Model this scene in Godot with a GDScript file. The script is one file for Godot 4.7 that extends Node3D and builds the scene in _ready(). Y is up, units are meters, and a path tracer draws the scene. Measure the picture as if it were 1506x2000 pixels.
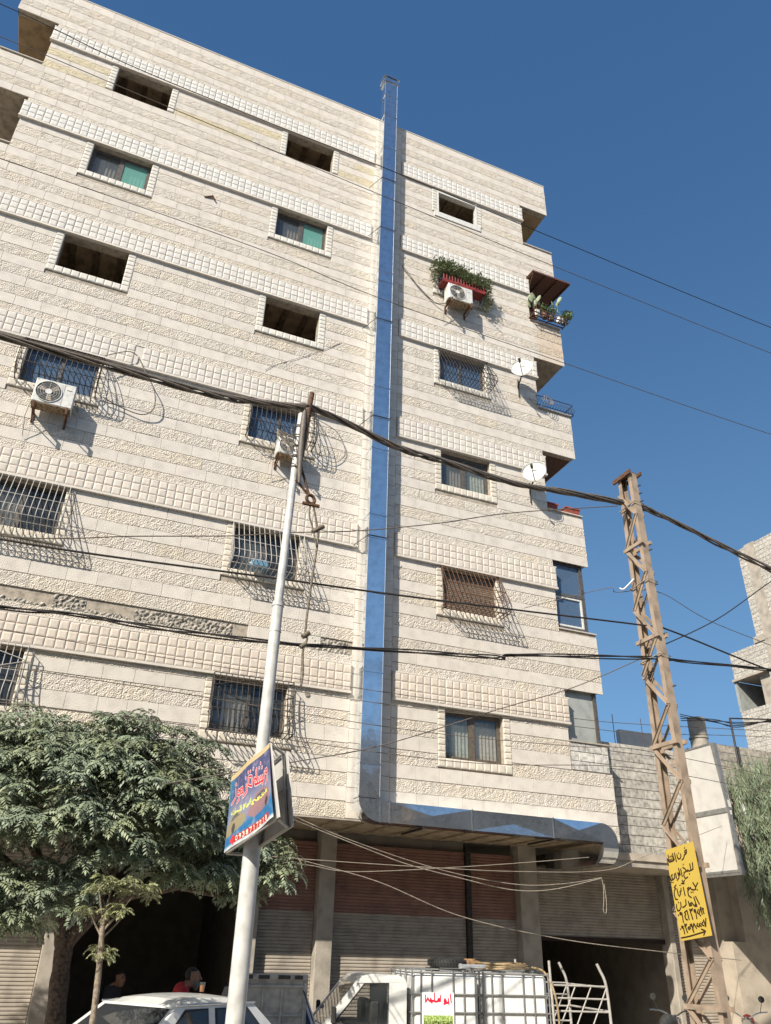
extends Node3D
# A street front: a six-storey apartment block clad in cream stone, seen from across the road.

var rng := RandomNumberGenerator.new()
var used := {}
var mats := {}
var texs := {}


# ---------------------------------------------------------------- mesh helper
class MB:
	var v := PackedVector3Array()
	var n := PackedVector3Array()
	var c := PackedColorArray()
	var uv := PackedVector2Array()
	var ix := PackedInt32Array()
	var col := Color(1, 1, 1)

	func tri(a: Vector3, b: Vector3, d: Vector3):
		var m := (b - a).cross(d - a)
		if m.length_squared() < 1e-16:
			return
		m = m.normalized()
		var s := v.size()
		for p in [a, b, d]:
			v.append(p); n.append(m); c.append(col); uv.append(Vector2(p.x, -p.y))
		ix.append_array(PackedInt32Array([s, s + 2, s + 1]))

	# corners counter-clockwise as seen from outside
	func quad(a: Vector3, b: Vector3, d: Vector3, e: Vector3, full_uv := false):
		var m := (d - a).cross(e - b)
		if m.length_squared() < 1e-16:
			return
		m = m.normalized()
		var s := v.size()
		v.append(a); v.append(b); v.append(d); v.append(e)
		for i in 4:
			n.append(m); c.append(col)
		if full_uv:
			uv.append(Vector2(0, 1)); uv.append(Vector2(1, 1)); uv.append(Vector2(1, 0)); uv.append(Vector2(0, 0))
		else:
			uv.append(Vector2(a.x, -a.y)); uv.append(Vector2(b.x, -b.y)); uv.append(Vector2(d.x, -d.y)); uv.append(Vector2(e.x, -e.y))
		ix.append_array(PackedInt32Array([s, s + 2, s + 1, s, s + 3, s + 2]))

	func hexa(p: Array):  # p[0..3] back ring, p[4..7] front ring (ccw seen from the front, +z)
		quad(p[4], p[5], p[6], p[7])
		quad(p[1], p[0], p[3], p[2])
		quad(p[0], p[1], p[5], p[4])
		quad(p[3], p[7], p[6], p[2])
		quad(p[0], p[4], p[7], p[3])
		quad(p[1], p[2], p[6], p[5])

	func box(lo: Vector3, hi: Vector3, t := Transform3D()):
		var p := []
		for z in [lo.z, hi.z]:
			for q in [[lo.x, lo.y], [hi.x, lo.y], [hi.x, hi.y], [lo.x, hi.y]]:
				p.append(t * Vector3(q[0], q[1], z))
		hexa(p)

	# box with chamfered edges along the front face only (a laid stone); the back is open
	func stone(x0: float, x1: float, y0: float, y1: float, zb: float, zf: float, bev: float):
		var o := [Vector3(x0, y0, zf - bev), Vector3(x1, y0, zf - bev), Vector3(x1, y1, zf - bev), Vector3(x0, y1, zf - bev)]
		var f := [Vector3(x0 + bev, y0 + bev, zf), Vector3(x1 - bev, y0 + bev, zf), Vector3(x1 - bev, y1 - bev, zf), Vector3(x0 + bev, y1 - bev, zf)]
		quad(f[0], f[1], f[2], f[3])
		for i in 4:
			var j := (i + 1) % 4
			quad(o[i], o[j], f[j], f[i])
			var bi := Vector3(o[i].x, o[i].y, zb)
			var bj := Vector3(o[j].x, o[j].y, zb)
			quad(bi, bj, o[j], o[i])

	# pillow-faced tile: the face falls away by drop over the margin inset, in two facets
	func pillow(x0: float, x1: float, y0: float, y1: float, zb: float, zf: float, inset: float, drop: float):
		var rings := []
		for q in [[0.0, drop], [inset * 0.4, drop * 0.35], [inset, 0.0]]:
			rings.append([Vector3(x0 + q[0], y0 + q[0], zf - q[1]), Vector3(x1 - q[0], y0 + q[0], zf - q[1]), Vector3(x1 - q[0], y1 - q[0], zf - q[1]), Vector3(x0 + q[0], y1 - q[0], zf - q[1])])
		quad(rings[2][0], rings[2][1], rings[2][2], rings[2][3])
		for i in 4:
			var j := (i + 1) % 4
			quad(Vector3(rings[0][i].x, rings[0][i].y, zb), Vector3(rings[0][j].x, rings[0][j].y, zb), rings[0][j], rings[0][i])
			for r in 2:
				quad(rings[r][i], rings[r][j], rings[r + 1][j], rings[r + 1][i])

	# stone whose face is a grid pushed in and out by noise (hand-chiselled)
	func rough_stone(x0: float, x1: float, y0: float, y1: float, zb: float, zf: float, amp: float, noise: FastNoiseLite, cell := 0.034):
		var nx := maxi(2, int((x1 - x0) / cell))
		var ny := maxi(2, int((y1 - y0) / cell))
		var s := v.size()
		var hs := PackedFloat32Array()
		for j in ny + 1:
			for i in nx + 1:
				var x := lerpf(x0, x1, float(i) / nx)
				var y := lerpf(y0, y1, float(j) / ny)
				var edge := i == 0 or j == 0 or i == nx or j == ny
				var h := noise.get_noise_2d(x * 100.0, y * 100.0)
				hs.append(zf - 0.002 + amp * 0.3 * h if edge else zf + amp * h)
		for j in ny + 1:
			for i in nx + 1:
				var k := j * (nx + 1) + i
				v.append(Vector3(lerpf(x0, x1, float(i) / nx), lerpf(y0, y1, float(j) / ny), hs[k]))
				var dx := (hs[k + (1 if i < nx else 0)] - hs[k - (1 if i > 0 else 0)]) / ((x1 - x0) / nx * (2.0 if i > 0 and i < nx else 1.0))
				var dy := (hs[k + (nx + 1 if j < ny else 0)] - hs[k - (nx + 1 if j > 0 else 0)]) / ((y1 - y0) / ny * (2.0 if j > 0 and j < ny else 1.0))
				n.append(Vector3(-dx, -dy, 1).normalized())
				c.append(col)
				uv.append(Vector2(0, 0))
		for j in ny:
			for i in nx:
				var a := s + j * (nx + 1) + i
				ix.append_array(PackedInt32Array([a, a + nx + 2, a + 1, a, a + nx + 1, a + nx + 2]))
		var o := [Vector3(x0, y0, zf - 0.005), Vector3(x1, y0, zf - 0.005), Vector3(x1, y1, zf - 0.005), Vector3(x0, y1, zf - 0.005)]
		for i in 4:
			var j := (i + 1) % 4
			quad(Vector3(o[i].x, o[i].y, zb), Vector3(o[j].x, o[j].y, zb), o[j], o[i])

	# box with all edges rounded by a chamfer
	func rbox(lo: Vector3, hi: Vector3, b: float, t := Transform3D()):
		var ctr := (lo + hi) / 2.0
		var h := (hi - lo) / 2.0
		for ax in 3:
			var u := (ax + 1) % 3
			var w := (ax + 2) % 3
			for s in [-1.0, 1.0]:
				var p := []
				for q in [[-1, -1], [1, -1], [1, 1], [-1, 1]]:
					var d := Vector3.ZERO
					d[ax] = s * h[ax]
					d[u] = q[0] * (h[u] - b)
					d[w] = q[1] * (h[w] - b)
					p.append(t * (ctr + d))
				if s > 0:
					quad(p[0], p[1], p[2], p[3])
				else:
					quad(p[3], p[2], p[1], p[0])
			# edges along ax
			for su in [-1.0, 1.0]:
				for sw in [-1.0, 1.0]:
					var a := Vector3.ZERO
					a[u] = su * h[u]; a[w] = sw * (h[w] - b)
					var bb := Vector3.ZERO
					bb[u] = su * (h[u] - b); bb[w] = sw * h[w]
					var e := Vector3.ZERO
					e[ax] = h[ax] - b
					var pts := [t * (ctr + a - e), t * (ctr + a + e), t * (ctr + bb + e), t * (ctr + bb - e)]
					if su * sw > 0:
						quad(pts[3], pts[2], pts[1], pts[0])
					else:
						quad(pts[0], pts[1], pts[2], pts[3])
		for sx in [-1.0, 1.0]:
			for sy in [-1.0, 1.0]:
				for sz in [-1.0, 1.0]:
					var a := t * (ctr + Vector3(sx * h.x, sy * (h.y - b), sz * (h.z - b)))
					var d := t * (ctr + Vector3(sx * (h.x - b), sy * h.y, sz * (h.z - b)))
					var e := t * (ctr + Vector3(sx * (h.x - b), sy * (h.y - b), sz * h.z))
					if sx * sy * sz > 0:
						tri(a, d, e)
					else:
						tri(a, e, d)

	func tube(pts: Array, rad, sides := 6, caps := true):
		var m := pts.size()
		if m < 2:
			return
		var up := Vector3.UP
		var s := v.size()
		var prev := Vector3.ZERO
		for i in m:
			var d: Vector3 = (pts[mini(i + 1, m - 1)] - pts[maxi(i - 1, 0)]).normalized()
			if i == 0:
				prev = d.cross(Vector3.RIGHT if absf(d.y) > 0.9 else up).normalized()
			prev = (prev - d * prev.dot(d)).normalized()
			var q := d.cross(prev)
			var r: float = rad[i] if rad is Array else rad
			for k in sides:
				var a := TAU * k / sides
				var o := prev * cos(a) + q * sin(a)
				v.append(pts[i] + o * r); n.append(o); c.append(col); uv.append(Vector2(float(k) / sides, float(i) / m))
		for i in m - 1:
			for k in sides:
				var a := s + i * sides + k
				var b := s + i * sides + (k + 1) % sides
				ix.append_array(PackedInt32Array([a, b + sides, b, a, a + sides, b + sides]))
		if caps:
			for e in [0, m - 1]:
				var d: Vector3 = (pts[1] - pts[0]).normalized() * -1.0 if e == 0 else (pts[m - 1] - pts[m - 2]).normalized()
				var s2 := v.size()
				v.append(pts[e]); n.append(d); c.append(col); uv.append(Vector2.ZERO)
				for k in sides:
					v.append(v[s + e * sides + k]); n.append(d); c.append(col); uv.append(Vector2.ZERO)
				for k in sides:
					if e == 0:
						ix.append_array(PackedInt32Array([s2, s2 + 1 + k, s2 + 1 + (k + 1) % sides]))
					else:
						ix.append_array(PackedInt32Array([s2, s2 + 1 + (k + 1) % sides, s2 + 1 + k]))

	# polygon in the xy plane (ccw), extruded from z0 to z1, placed by t
	func prism(poly: PackedVector2Array, z0: float, z1: float, t := Transform3D()):
		var m := poly.size()
		for i in m:
			var a := poly[i]
			var b := poly[(i + 1) % m]
			quad(t * Vector3(a.x, a.y, z0), t * Vector3(b.x, b.y, z0), t * Vector3(b.x, b.y, z1), t * Vector3(a.x, a.y, z1))
		var ids := Geometry2D.triangulate_polygon(poly)
		for k in range(0, ids.size(), 3):
			var p := [poly[ids[k]], poly[ids[k + 1]], poly[ids[k + 2]]]
			if (p[1] - p[0]).cross(p[2] - p[0]) < 0:
				p = [p[0], p[2], p[1]]
			tri(t * Vector3(p[0].x, p[0].y, z1), t * Vector3(p[1].x, p[1].y, z1), t * Vector3(p[2].x, p[2].y, z1))
			tri(t * Vector3(p[0].x, p[0].y, z0), t * Vector3(p[2].x, p[2].y, z0), t * Vector3(p[1].x, p[1].y, z0))

	func ring(ctr: Vector3, axis: Vector3, r: float, w: float, sides := 24, tsides := 6):
		var a := axis.normalized()
		var u := a.cross(Vector3.UP if absf(a.y) < 0.9 else Vector3.RIGHT).normalized()
		var q := a.cross(u)
		var pts := []
		for i in sides + 1:
			var t := TAU * i / sides
			pts.append(ctr + (u * cos(t) + q * sin(t)) * r)
		tube(pts, w, tsides, false)

	func disc(ctr: Vector3, axis: Vector3, r: float, sides := 24):
		var a := axis.normalized()
		var u := a.cross(Vector3.UP if absf(a.y) < 0.9 else Vector3.RIGHT).normalized()
		var q := u.cross(a) * -1.0
		for i in sides:
			var t := TAU * i / sides
			var t2 := TAU * (i + 1) / sides
			tri(ctr, ctr + (u * cos(t) + q * sin(t)) * r, ctr + (u * cos(t2) + q * sin(t2)) * r)

	func mesh() -> ArrayMesh:
		var a := []
		a.resize(Mesh.ARRAY_MAX)
		a[Mesh.ARRAY_VERTEX] = v
		a[Mesh.ARRAY_NORMAL] = n
		a[Mesh.ARRAY_COLOR] = c
		a[Mesh.ARRAY_TEX_UV] = uv
		a[Mesh.ARRAY_INDEX] = ix
		var m := ArrayMesh.new()
		m.add_surface_from_arrays(Mesh.PRIMITIVE_TRIANGLES, a)
		return m


func V(x, y, z) -> Vector3:
	return Vector3(x, y, z)


func numbered(called: String) -> String:
	used[called] = used.get(called, -1) + 1
	return called if used[called] == 0 else "%s_%03d" % [called, used[called]]


func meta(o, label, category = "", group = "", kind = ""):
	if label: o.set_meta("label", label)
	if category: o.set_meta("category", category)
	if group: o.set_meta("group", group)
	if kind: o.set_meta("kind", kind)
	return o


func thing(called, at, label, category, group = "", turn = 0.0) -> Node3D:
	var o := Node3D.new()
	o.name = numbered(called)
	add_child(o, true)
	o.position = at
	o.rotation.y = turn
	return meta(o, label, category, group)


func part(parent: Node, called: String, what, m: Material) -> MeshInstance3D:
	var o := MeshInstance3D.new()
	o.name = called if parent != self else numbered(called)
	o.mesh = what.mesh() if what is MB else what
	o.material_override = m
	parent.add_child(o, true)
	return o


func solo(called, what, m, label, category, group = "") -> MeshInstance3D:
	return meta(part(self, called, what, m), label, category, group)


func setting(called, what, m) -> MeshInstance3D:
	return meta(part(self, called, what, m), "", "", "", "structure")


# ---------------------------------------------------------------- materials (base colours are linear)
func noise_tex(key: String, kind: int, freq: float, oct: int, ramp = null, size := 512) -> NoiseTexture2D:
	if texs.has(key):
		return texs[key]
	var f := FastNoiseLite.new()
	f.seed = hash(key) % 1000
	f.noise_type = kind
	f.frequency = freq
	f.fractal_octaves = oct
	f.cellular_return_type = FastNoiseLite.RETURN_DISTANCE
	var t := NoiseTexture2D.new()
	t.noise = f
	t.width = size
	t.height = size
	t.seamless = true
	t.seamless_blend_skirt = 0.15
	if ramp:
		var g := Gradient.new()
		g.offsets = PackedFloat32Array(ramp[0])
		var cs := PackedColorArray()
		for q in ramp[1]:
			cs.append(Color(q, q, q) if not q is Color else q)
		g.colors = cs
		t.color_ramp = g
	texs[key] = t
	return t


func lin(r, g, b) -> Color:
	return Color(r, g, b).linear_to_srgb()


func mat(key: String, c: Color, rough := 0.8, metal := 0.0) -> StandardMaterial3D:
	if mats.has(key):
		return mats[key]
	var m := StandardMaterial3D.new()
	m.resource_name = key
	m.albedo_color = c.linear_to_srgb()
	m.roughness = rough
	m.metallic = metal
	m.vertex_color_use_as_albedo = true
	mats[key] = m
	return m


# base colour with a soft mottling (grey texture, multiplied) and an optional fine relief
func mottled(key: String, c: Color, rough: float, tile: float, depth: float, relief := 0.0, rtile := 1.0, grain := 0.03, metal := 0.0) -> StandardMaterial3D:
	if mats.has(key):
		return mats[key]
	var m := mat(key, c, rough, metal)
	m.albedo_texture = noise_tex("mottle%d" % int(depth * 100), FastNoiseLite.TYPE_SIMPLEX_SMOOTH, 0.012, 5, [[0.15, 0.5, 0.85], [1.0 - depth, 1.0 - depth * 0.3, 1.0]])
	m.uv1_triplanar = true
	m.uv1_world_triplanar = true
	m.uv1_scale = Vector3.ONE / tile
	if relief > 0.0:
		m.heightmap_enabled = true
		m.heightmap_scale = relief
		m.heightmap_texture = noise_tex("grain%d" % int(grain * 1000), FastNoiseLite.TYPE_SIMPLEX_SMOOTH, grain, 4)
	return m


func glass(key: String, c: Color, alpha: float, rough := 0.03) -> StandardMaterial3D:
	if mats.has(key):
		return mats[key]
	var m := mat(key, c, rough)
	m.transparency = BaseMaterial3D.TRANSPARENCY_ALPHA
	m.albedo_color.a = alpha
	return m


func make_materials():
	mottled("smooth_stone", Color(1, 1, 1), 0.85, 1.9, 0.07, 0.5, 1.0, 0.15)
	mottled("rough_stone", Color(1, 1, 1), 0.9, 1.1, 0.10, 2.4, 1.0, 0.06)
	mottled("tile_stone", Color(1, 1, 1), 0.8, 1.3, 0.07, 0.12, 1.0, 0.08)
	mottled("backing", Color(0.40, 0.35, 0.285), 0.95, 1.0, 0.2, 0.3)
	mottled("mortar", Color(0.52, 0.475, 0.41), 0.95, 0.7, 0.4, 1.2, 1.0, 0.05)
	mottled("concrete", Color(0.40, 0.36, 0.305), 0.92, 2.6, 0.16, 0.25, 1.0, 0.08)
	mottled("plaster_beige", Color(0.46, 0.40, 0.325), 0.92, 3.1, 0.14, 0.2, 1.0, 0.08)
	mottled("soffit", Color(0.50, 0.40, 0.275), 0.95, 2.2, 0.22, 0.3)
	mottled("room", Color(0.56, 0.44, 0.31), 0.95, 1.9, 0.25, 0.3)
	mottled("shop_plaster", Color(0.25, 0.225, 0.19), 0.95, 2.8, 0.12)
	mottled("raw_rib", Color(0.25, 0.195, 0.14), 0.95, 1.2, 0.3)
	mottled("balcony_ceiling", Color(0.36, 0.31, 0.25), 0.92, 1.6, 0.2)
	mottled("balcony_raw", Color(0.33, 0.24, 0.14), 0.95, 2.2, 0.2, 0.3)
	mottled("wood_brown", Color(0.11, 0.045, 0.03), 0.6, 0.8, 0.3)
	var g := mottled("galvanised", Color(0.82, 0.87, 0.92), 0.17, 1.6, 0.08, 0.06, 1.0, 0.02, 0.965)
	g.roughness_texture = noise_tex("spangle", FastNoiseLite.TYPE_SIMPLEX_SMOOTH, 0.03, 4, [[0.2, 0.8], [0.6, 1.0]])
	mottled("galvanised_edge", Color(0.72, 0.73, 0.74), 0.35, 0.5, 0.12, 0.0, 1.0, 0.03, 0.6)
	mottled("cage_steel", Color(0.30, 0.30, 0.29), 0.45, 0.8, 0.15, 0.0, 1.0, 0.03, 0.5)
	mottled("iron", Color(0.05, 0.042, 0.038), 0.55, 0.4, 0.4, 0.0, 1.0, 0.03, 0.3)
	mottled("iron_white", Color(0.42, 0.40, 0.37), 0.5, 0.7, 0.15)
	mottled("iron_rust", Color(0.16, 0.075, 0.035), 0.8, 0.3, 0.5, 0.1)
	mottled("lattice_paint", Color(0.35, 0.272, 0.205), 0.6, 1.7, 0.2, 0.06)
	mottled("pole_paint", Color(0.58, 0.58, 0.56), 0.42, 1.4, 0.15, 0.06, 1.0, 0.03)
	mottled("cable", Color(0.028, 0.024, 0.022), 0.55, 0.5, 0.3)
	mottled("cable_grey", Color(0.15, 0.125, 0.105), 0.6, 0.5, 0.3)
	mottled("cable_pale", Color(0.36, 0.31, 0.25), 0.6, 0.5, 0.3)
	mottled("rope", Color(0.25, 0.21, 0.155), 0.9, 0.2, 0.5, 0.3)
	mottled("ac_case", Color(0.66, 0.655, 0.62), 0.45, 0.8, 0.14)
	mottled("ac_dark", Color(0.06, 0.06, 0.058), 0.5, 0.5, 0.3)
	mottled("ac_base", Color(0.34, 0.245, 0.15), 0.75, 0.4, 0.5)
	mottled("plastic_white", Color(0.68, 0.69, 0.68), 0.4, 0.8, 0.1)
	mottled("tank_plastic", Color(0.72, 0.74, 0.74), 0.38, 0.8, 0.08)
	mottled("dish", Color(0.52, 0.54, 0.52), 0.45, 0.6, 0.14)
	mottled("frame_alu", Color(0.17, 0.15, 0.135), 0.45, 0.6, 0.2, 0.0, 1.0, 0.03, 0.5)
	mottled("frame_brown", Color(0.13, 0.105, 0.08), 0.5, 0.6, 0.2)
	mottled("frame_white", Color(0.66, 0.66, 0.63), 0.5, 0.6, 0.1)
	mottled("curtain_grey", Color(0.22, 0.195, 0.165), 0.9, 1.0, 0.15)
	mottled("curtain_green", Color(0.10, 0.20, 0.175), 0.8, 0.35, 0.25)
	mottled("curtain_pale", Color(0.40, 0.43, 0.36), 0.9, 0.6, 0.2)
	mottled("curtain_cream", Color(0.47, 0.43, 0.35), 0.9, 0.6, 0.2)
	mottled("curtain_dark", Color(0.055, 0.055, 0.06), 0.9, 0.6, 0.3)
	mottled("blind_brown", Color(0.23, 0.17, 0.13), 0.7, 0.6, 0.3)
	mottled("frosted", Color(0.34, 0.36, 0.345), 0.3, 2.4, 0.12)
	glass("pane", Color(0.20, 0.23, 0.23), 0.14)
	glass("pane_clear", Color(0.06, 0.07, 0.07), 0.12)
	glass("pane_blue", Color(0.10, 0.16, 0.26), 0.55)
	glass("pane_green", Color(0.25, 0.6, 0.5), 0.3)
	glass("pane_dark", Color(0.04, 0.045, 0.05), 0.6)
	mottled("shutter", Color(1, 1, 1), 0.55, 2.2, 0.18)
	mottled("bark", Color(0.16, 0.115, 0.085), 0.95, 0.35, 0.5, 1.2, 1.0, 0.03)
	mottled("bark_pale", Color(0.33, 0.27, 0.205), 0.9, 0.3, 0.4, 0.6)
	var lf := mat("leaf", Color(1, 1, 1), 0.55)
	lf.backlight_enabled = true
	lf.backlight = Color(0.16, 0.2, 0.08)
	mottled("red_paint", Color(0.30, 0.035, 0.03), 0.55, 0.5, 0.4)
	mottled("terracotta", Color(0.33, 0.075, 0.05), 0.8, 0.5, 0.3)
	mottled("awning", Color(0.13, 0.05, 0.035), 0.8, 0.5, 0.3)
	var cw := mottled("car_white", Color(0.70, 0.71, 0.69), 0.3, 1.2, 0.1)
	cw.clearcoat_enabled = true
	cw.clearcoat = 0.6
	cw.clearcoat_roughness = 0.15
	mottled("hood_inner", Color(0.52, 0.50, 0.46), 0.5, 0.9, 0.2)
	mottled("rubber", Color(0.022, 0.022, 0.022), 0.75, 0.5, 0.3, 0.2)
	mottled("chrome", Color(0.75, 0.75, 0.74), 0.18, 0.5, 0.1, 0.0, 1.0, 0.03, 1.0)
	mottled("wood_pale", Color(0.42, 0.26, 0.13), 0.8, 0.4, 0.4)
	mottled("hose", Color(0.36, 0.26, 0.14), 0.6, 0.4, 0.3)
	mottled("block", Color(1, 1, 1), 0.95, 0.9, 0.3, 0.5, 1.0, 0.06)
	mottled("asphalt", Color(0.28, 0.255, 0.22), 0.95, 2.5, 0.35, 0.4)
	mottled("dusty_ground", Color(0.42, 0.37, 0.30), 0.95, 3.0, 0.35, 0.4)
	mottled("pavement", Color(0.50, 0.445, 0.365), 0.95, 2.0, 0.3, 0.3)
	mottled("facade_far", Color(0.54, 0.49, 0.42), 0.9, 3.0, 0.2)
	mottled("sign_board", Color(0.53, 0.515, 0.49), 0.6, 2.2, 0.07)
	mottled("skin", Color(0.36, 0.20, 0.135), 0.6, 0.4, 0.1)
	mottled("cloth_cover", Color(0.30, 0.20, 0.15), 0.9, 0.4, 0.3)
	mat("plain", Color(1, 1, 1), 0.8)


func head(k: int) -> float:
	return 3.007 + 3.1 * k


# ---------------------------------------------------------------- the apartment building
const COLS := [[-2.17, -0.81], [2.37, 3.71], [6.96, 8.27]]
const X0 := -4.81
const X1 := 10.86
const BX0 := -3.83
const BX1 := 9.85
const YB := 3.917
const YT := 23.787
const JAMB := 0.17


func gap(k: int) -> Array:
	return [5.2 + 3.1 * (k - 1), 6.98 + 3.1 * (k - 1)]


# ranges of x that are wall at heights y0..y1, after taking out windows with their surrounds, balcony gaps and the plain strip behind the duct
func free_spans(y0: float, y1: float, with_strip: bool) -> Array:
	var ym := (y0 + y1) / 2.0
	var cut := []
	for k in range(1, 7):
		var sill := head(k) - 0.95 - (0.17 if k < 6 else 0.0)
		if ym > sill and ym < head(k) + 0.03:
			for c in COLS:
				cut.append([c[0] - JAMB, c[1] + JAMB])
		var g := gap(k)
		if ym > g[0] and ym < g[1]:
			cut.append([X0 - 1, BX0])
			cut.append([BX1, X1 + 1])
	if with_strip:
		cut.append([4.95, 5.79])
	cut.sort_custom(func(a, b): return a[0] < b[0])
	var spans := []
	var x := X0
	for c in cut:
		if c[0] > x + 0.02:
			spans.append([x, c[0]])
		x = maxf(x, c[1])
	if x < X1 - 0.02:
		spans.append([x, X1])
	return spans


func courses() -> Array:
	var out := []  # y0, y1, rough?
	for k in range(1, 7):
		var h := head(k)
		var e: Array
		if k == 1:
			e = [[0.035, -0.066, 1], [-0.066, -0.309, 0], [-0.309, -0.602, 1], [-0.602, -0.891, 0], [-0.891, -1.156, 1], [-1.156, -1.416, 0], [-1.416, -1.655, 1], [-1.655, -1.907, 0], [-1.907, -2.19, 1]]
		else:
			e = [[0.035, -0.205, 0], [-0.205, -0.465, 1], [-0.465, -0.725, 0], [-0.725, -0.985, 1], [-0.985, -1.245, 0], [-1.245, -1.505, 1], [-1.505, -1.77, 0], [-1.77, -2.03, 1], [-2.03, -2.295, 0], [-2.295, -2.5, 1]]
		for q in e:
			out.append([h + q[1], h + q[0], q[2]])
	for q in [[0.6, 0.805, 1], [0.805, 1.06, 0], [1.06, 1.33, 1], [1.33, 1.6, 0], [1.6, 1.87, 1], [1.87, 2.173, 0]]:
		out.append([head(6) + q[0], head(6) + q[1], q[2]])
	return out


func tint(rough: bool, y: float) -> Color:
	var k := rng.randf_range(0.965, 1.03)
	if rough:
		var t := rng.randf() ** 2
		return Color(0.645 * k, lerpf(0.59, 0.575, t) * k, lerpf(0.52, 0.475, t) * k)
	var w := rng.randf() * 0.5
	return Color(0.615 * k, lerpf(0.568, 0.575, w) * k, lerpf(0.508, 0.525, w) * k)


func build_block() -> Node3D:
	var b := thing("apartment_building", V(3.03, 0, 0), "six-storey apartment building clad in cream stone with tiled bands and roller shutters", "building")
	b.position = Vector3.ZERO
	var chisel := FastNoiseLite.new()
	chisel.seed = 4
	chisel.frequency = 0.30
	chisel.fractal_octaves = 2
	# --- backing wall with window openings
	var w := MB.new()
	var ys := [YB, YT]
	for k in range(1, 7):
		ys.append(head(k)); ys.append(head(k) - 0.95); ys.append(gap(k)[0]); ys.append(gap(k)[1])
	ys.sort()
	for i in ys.size() - 1:
		var y0: float = ys[i]
		var y1: float = ys[i + 1]
		if y1 - y0 < 0.001:
			continue
		var ym := (y0 + y1) / 2.0
		var cut := []
		var in_gap := false
		for k in range(1, 7):
			if ym > head(k) - 0.95 and ym < head(k):
				cut = COLS
			if ym > gap(k)[0] and ym < gap(k)[1]:
				in_gap = true
		var x := BX0 if in_gap else X0
		for c in cut:
			w.box(V(x, y0, -0.225), V(c[0], y1, -0.025))
			x = c[1]
		w.box(V(x, y0, -0.225), V(BX1 if in_gap else X1, y1, -0.025))
	# body behind: side walls, back, roof
	w.box(V(BX0, YB, -9.5), V(BX0 + 0.2, YT, -0.226))
	w.box(V(BX1 - 0.2, YB, -9.5), V(BX1, YT, -0.226))
	w.box(V(BX0 + 0.2, 0, -9.5), V(BX1 - 0.2, YT, -9.3))
	w.box(V(BX0 + 0.201, YT - 1.3, -9.299), V(BX1 - 0.201, YT - 1.1, -0.227))
	part(b, "wall", w, mats.backing)
	# --- stones
	var all := []
	for q in courses():
		var rough: bool = q[2] == 1
		var y0: float = q[0]
		var y1: float = q[1]
		var gap_course: bool = y0 > 6.85 and y0 < 7.0 and not rough
		for sp in free_spans(y0, y1, true):
			var x: float = sp[0]
			while x < sp[1] - 0.01:
				var l := rng.randf_range(0.46, 0.62)
				var xe: float = x + l
				if sp[1] - xe < 0.28:
					xe = sp[1]
				if gap_course and x < 2.55 or gap_course and x > 4.1 and x < 4.9:
					pass
				else:
					all.append([x, xe, y0, y1, rough])
				x = xe
	# plain strip behind the duct
	var y := YB
	while y < YT - 0.05:
		var ye := minf(y + 0.262, YT)
		var xm := rng.randf_range(5.25, 5.5)
		all.append([4.95, xm, y, ye, false])
		all.append([xm, 5.79, y, ye, false])
		y = ye
	var eye := V(0, 1.9, 13.7)
	for s in all:
		var mx: float = (s[0] + s[1]) / 2.0
		s.append(V(mx, s[2], 0).distance_to(eye) + (50.0 if mx < -1.4 or s[2] < 4.1 or (mx > 5.0 and mx < 5.6) else 0.0))
	all.sort_custom(func(a, c): return a[5] < c[5])
	var many_s := MB.new()
	var many_r := MB.new()
	var i := 0
	for s in all:
		var m := MB.new() if i < 300 else (many_r if s[4] else many_s)
		m.col = tint(s[4], s[2])
		var j := 0.002
		var jb := 0.006 if not s[4] else 0.0015
		var jt := 0.006 if s[4] else 0.0015
		if s[0] > 9.8 and s[2] > 16.0 and s[2] < 17.3:
			m.col = m.col.lerp(Color(0.55, 0.38, 0.23), rng.randf_range(0.15, 0.5))
		if s[4] and s[2] > 20.2 and s[2] < 21.2 and s[0] < 5.0 and rng.randf() < 0.6:
			m.col = m.col * Color(1.0, 0.97, 0.8)
		var lift := rng.randf_range(-0.003, 0.003)
		if s[4]:
			m.rough_stone(s[0] + j, s[1] - j, s[2] + jb, s[3] - jt, -0.026, 0.005 + lift, 0.014, chisel, 0.026 if i < 700 else 0.04)
		else:
			m.stone(s[0] + j, s[1] - j, s[2] + jb, s[3] - jt, -0.026, lift, 0.003)
		if i < 300:
			part(b, "stone", m, mats.rough_stone if s[4] else mats.smooth_stone)
		i += 1
	meta(part(b, "dressed_stonework", many_s, mats.smooth_stone), "smooth stone courses", "", "", "stuff")
	meta(part(b, "chiselled_stonework", many_r, mats.rough_stone), "chiselled stone courses", "", "", "stuff")
	# --- broken course above the first band: mortar and rubble in the gap
	var rub := MB.new()
	var rn := FastNoiseLite.new()
	rn.seed = 9
	rn.frequency = 0.17
	rn.fractal_octaves = 3
	var bed := MB.new()
	for seg in [[-4.5, 2.55], [4.1, 4.9]]:
		var sx: float = seg[0]
		while sx < seg[1] - 0.02:
			var se := minf(sx + rng.randf_range(0.3, 0.95), seg[1])
			if rng.randf() < 0.42:
				bed.box(V(sx, 6.915, -0.07), V(se, 7.16 - rng.randf() * 0.03, -0.03))
			else:
				rub.rough_stone(sx, se, 6.915, 7.17 - rng.randf() * 0.05, -0.07, -0.012, 0.055, rn, 0.022)
			var lx := sx
			while lx < se - 0.05:
				var le := lx + rng.randf_range(0.06, 0.22)
				rub.rough_stone(lx, minf(le, se), 6.90, 6.93 + rng.randf() * 0.075, -0.05, 0.008, 0.045, rn, 0.02)
				lx = le + rng.randf() * 0.1
			sx = se
	meta(part(b, "broken_mortar", rub, mats.mortar), "crumbling mortar where facing stones have fallen off", "", "", "stuff")
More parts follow.
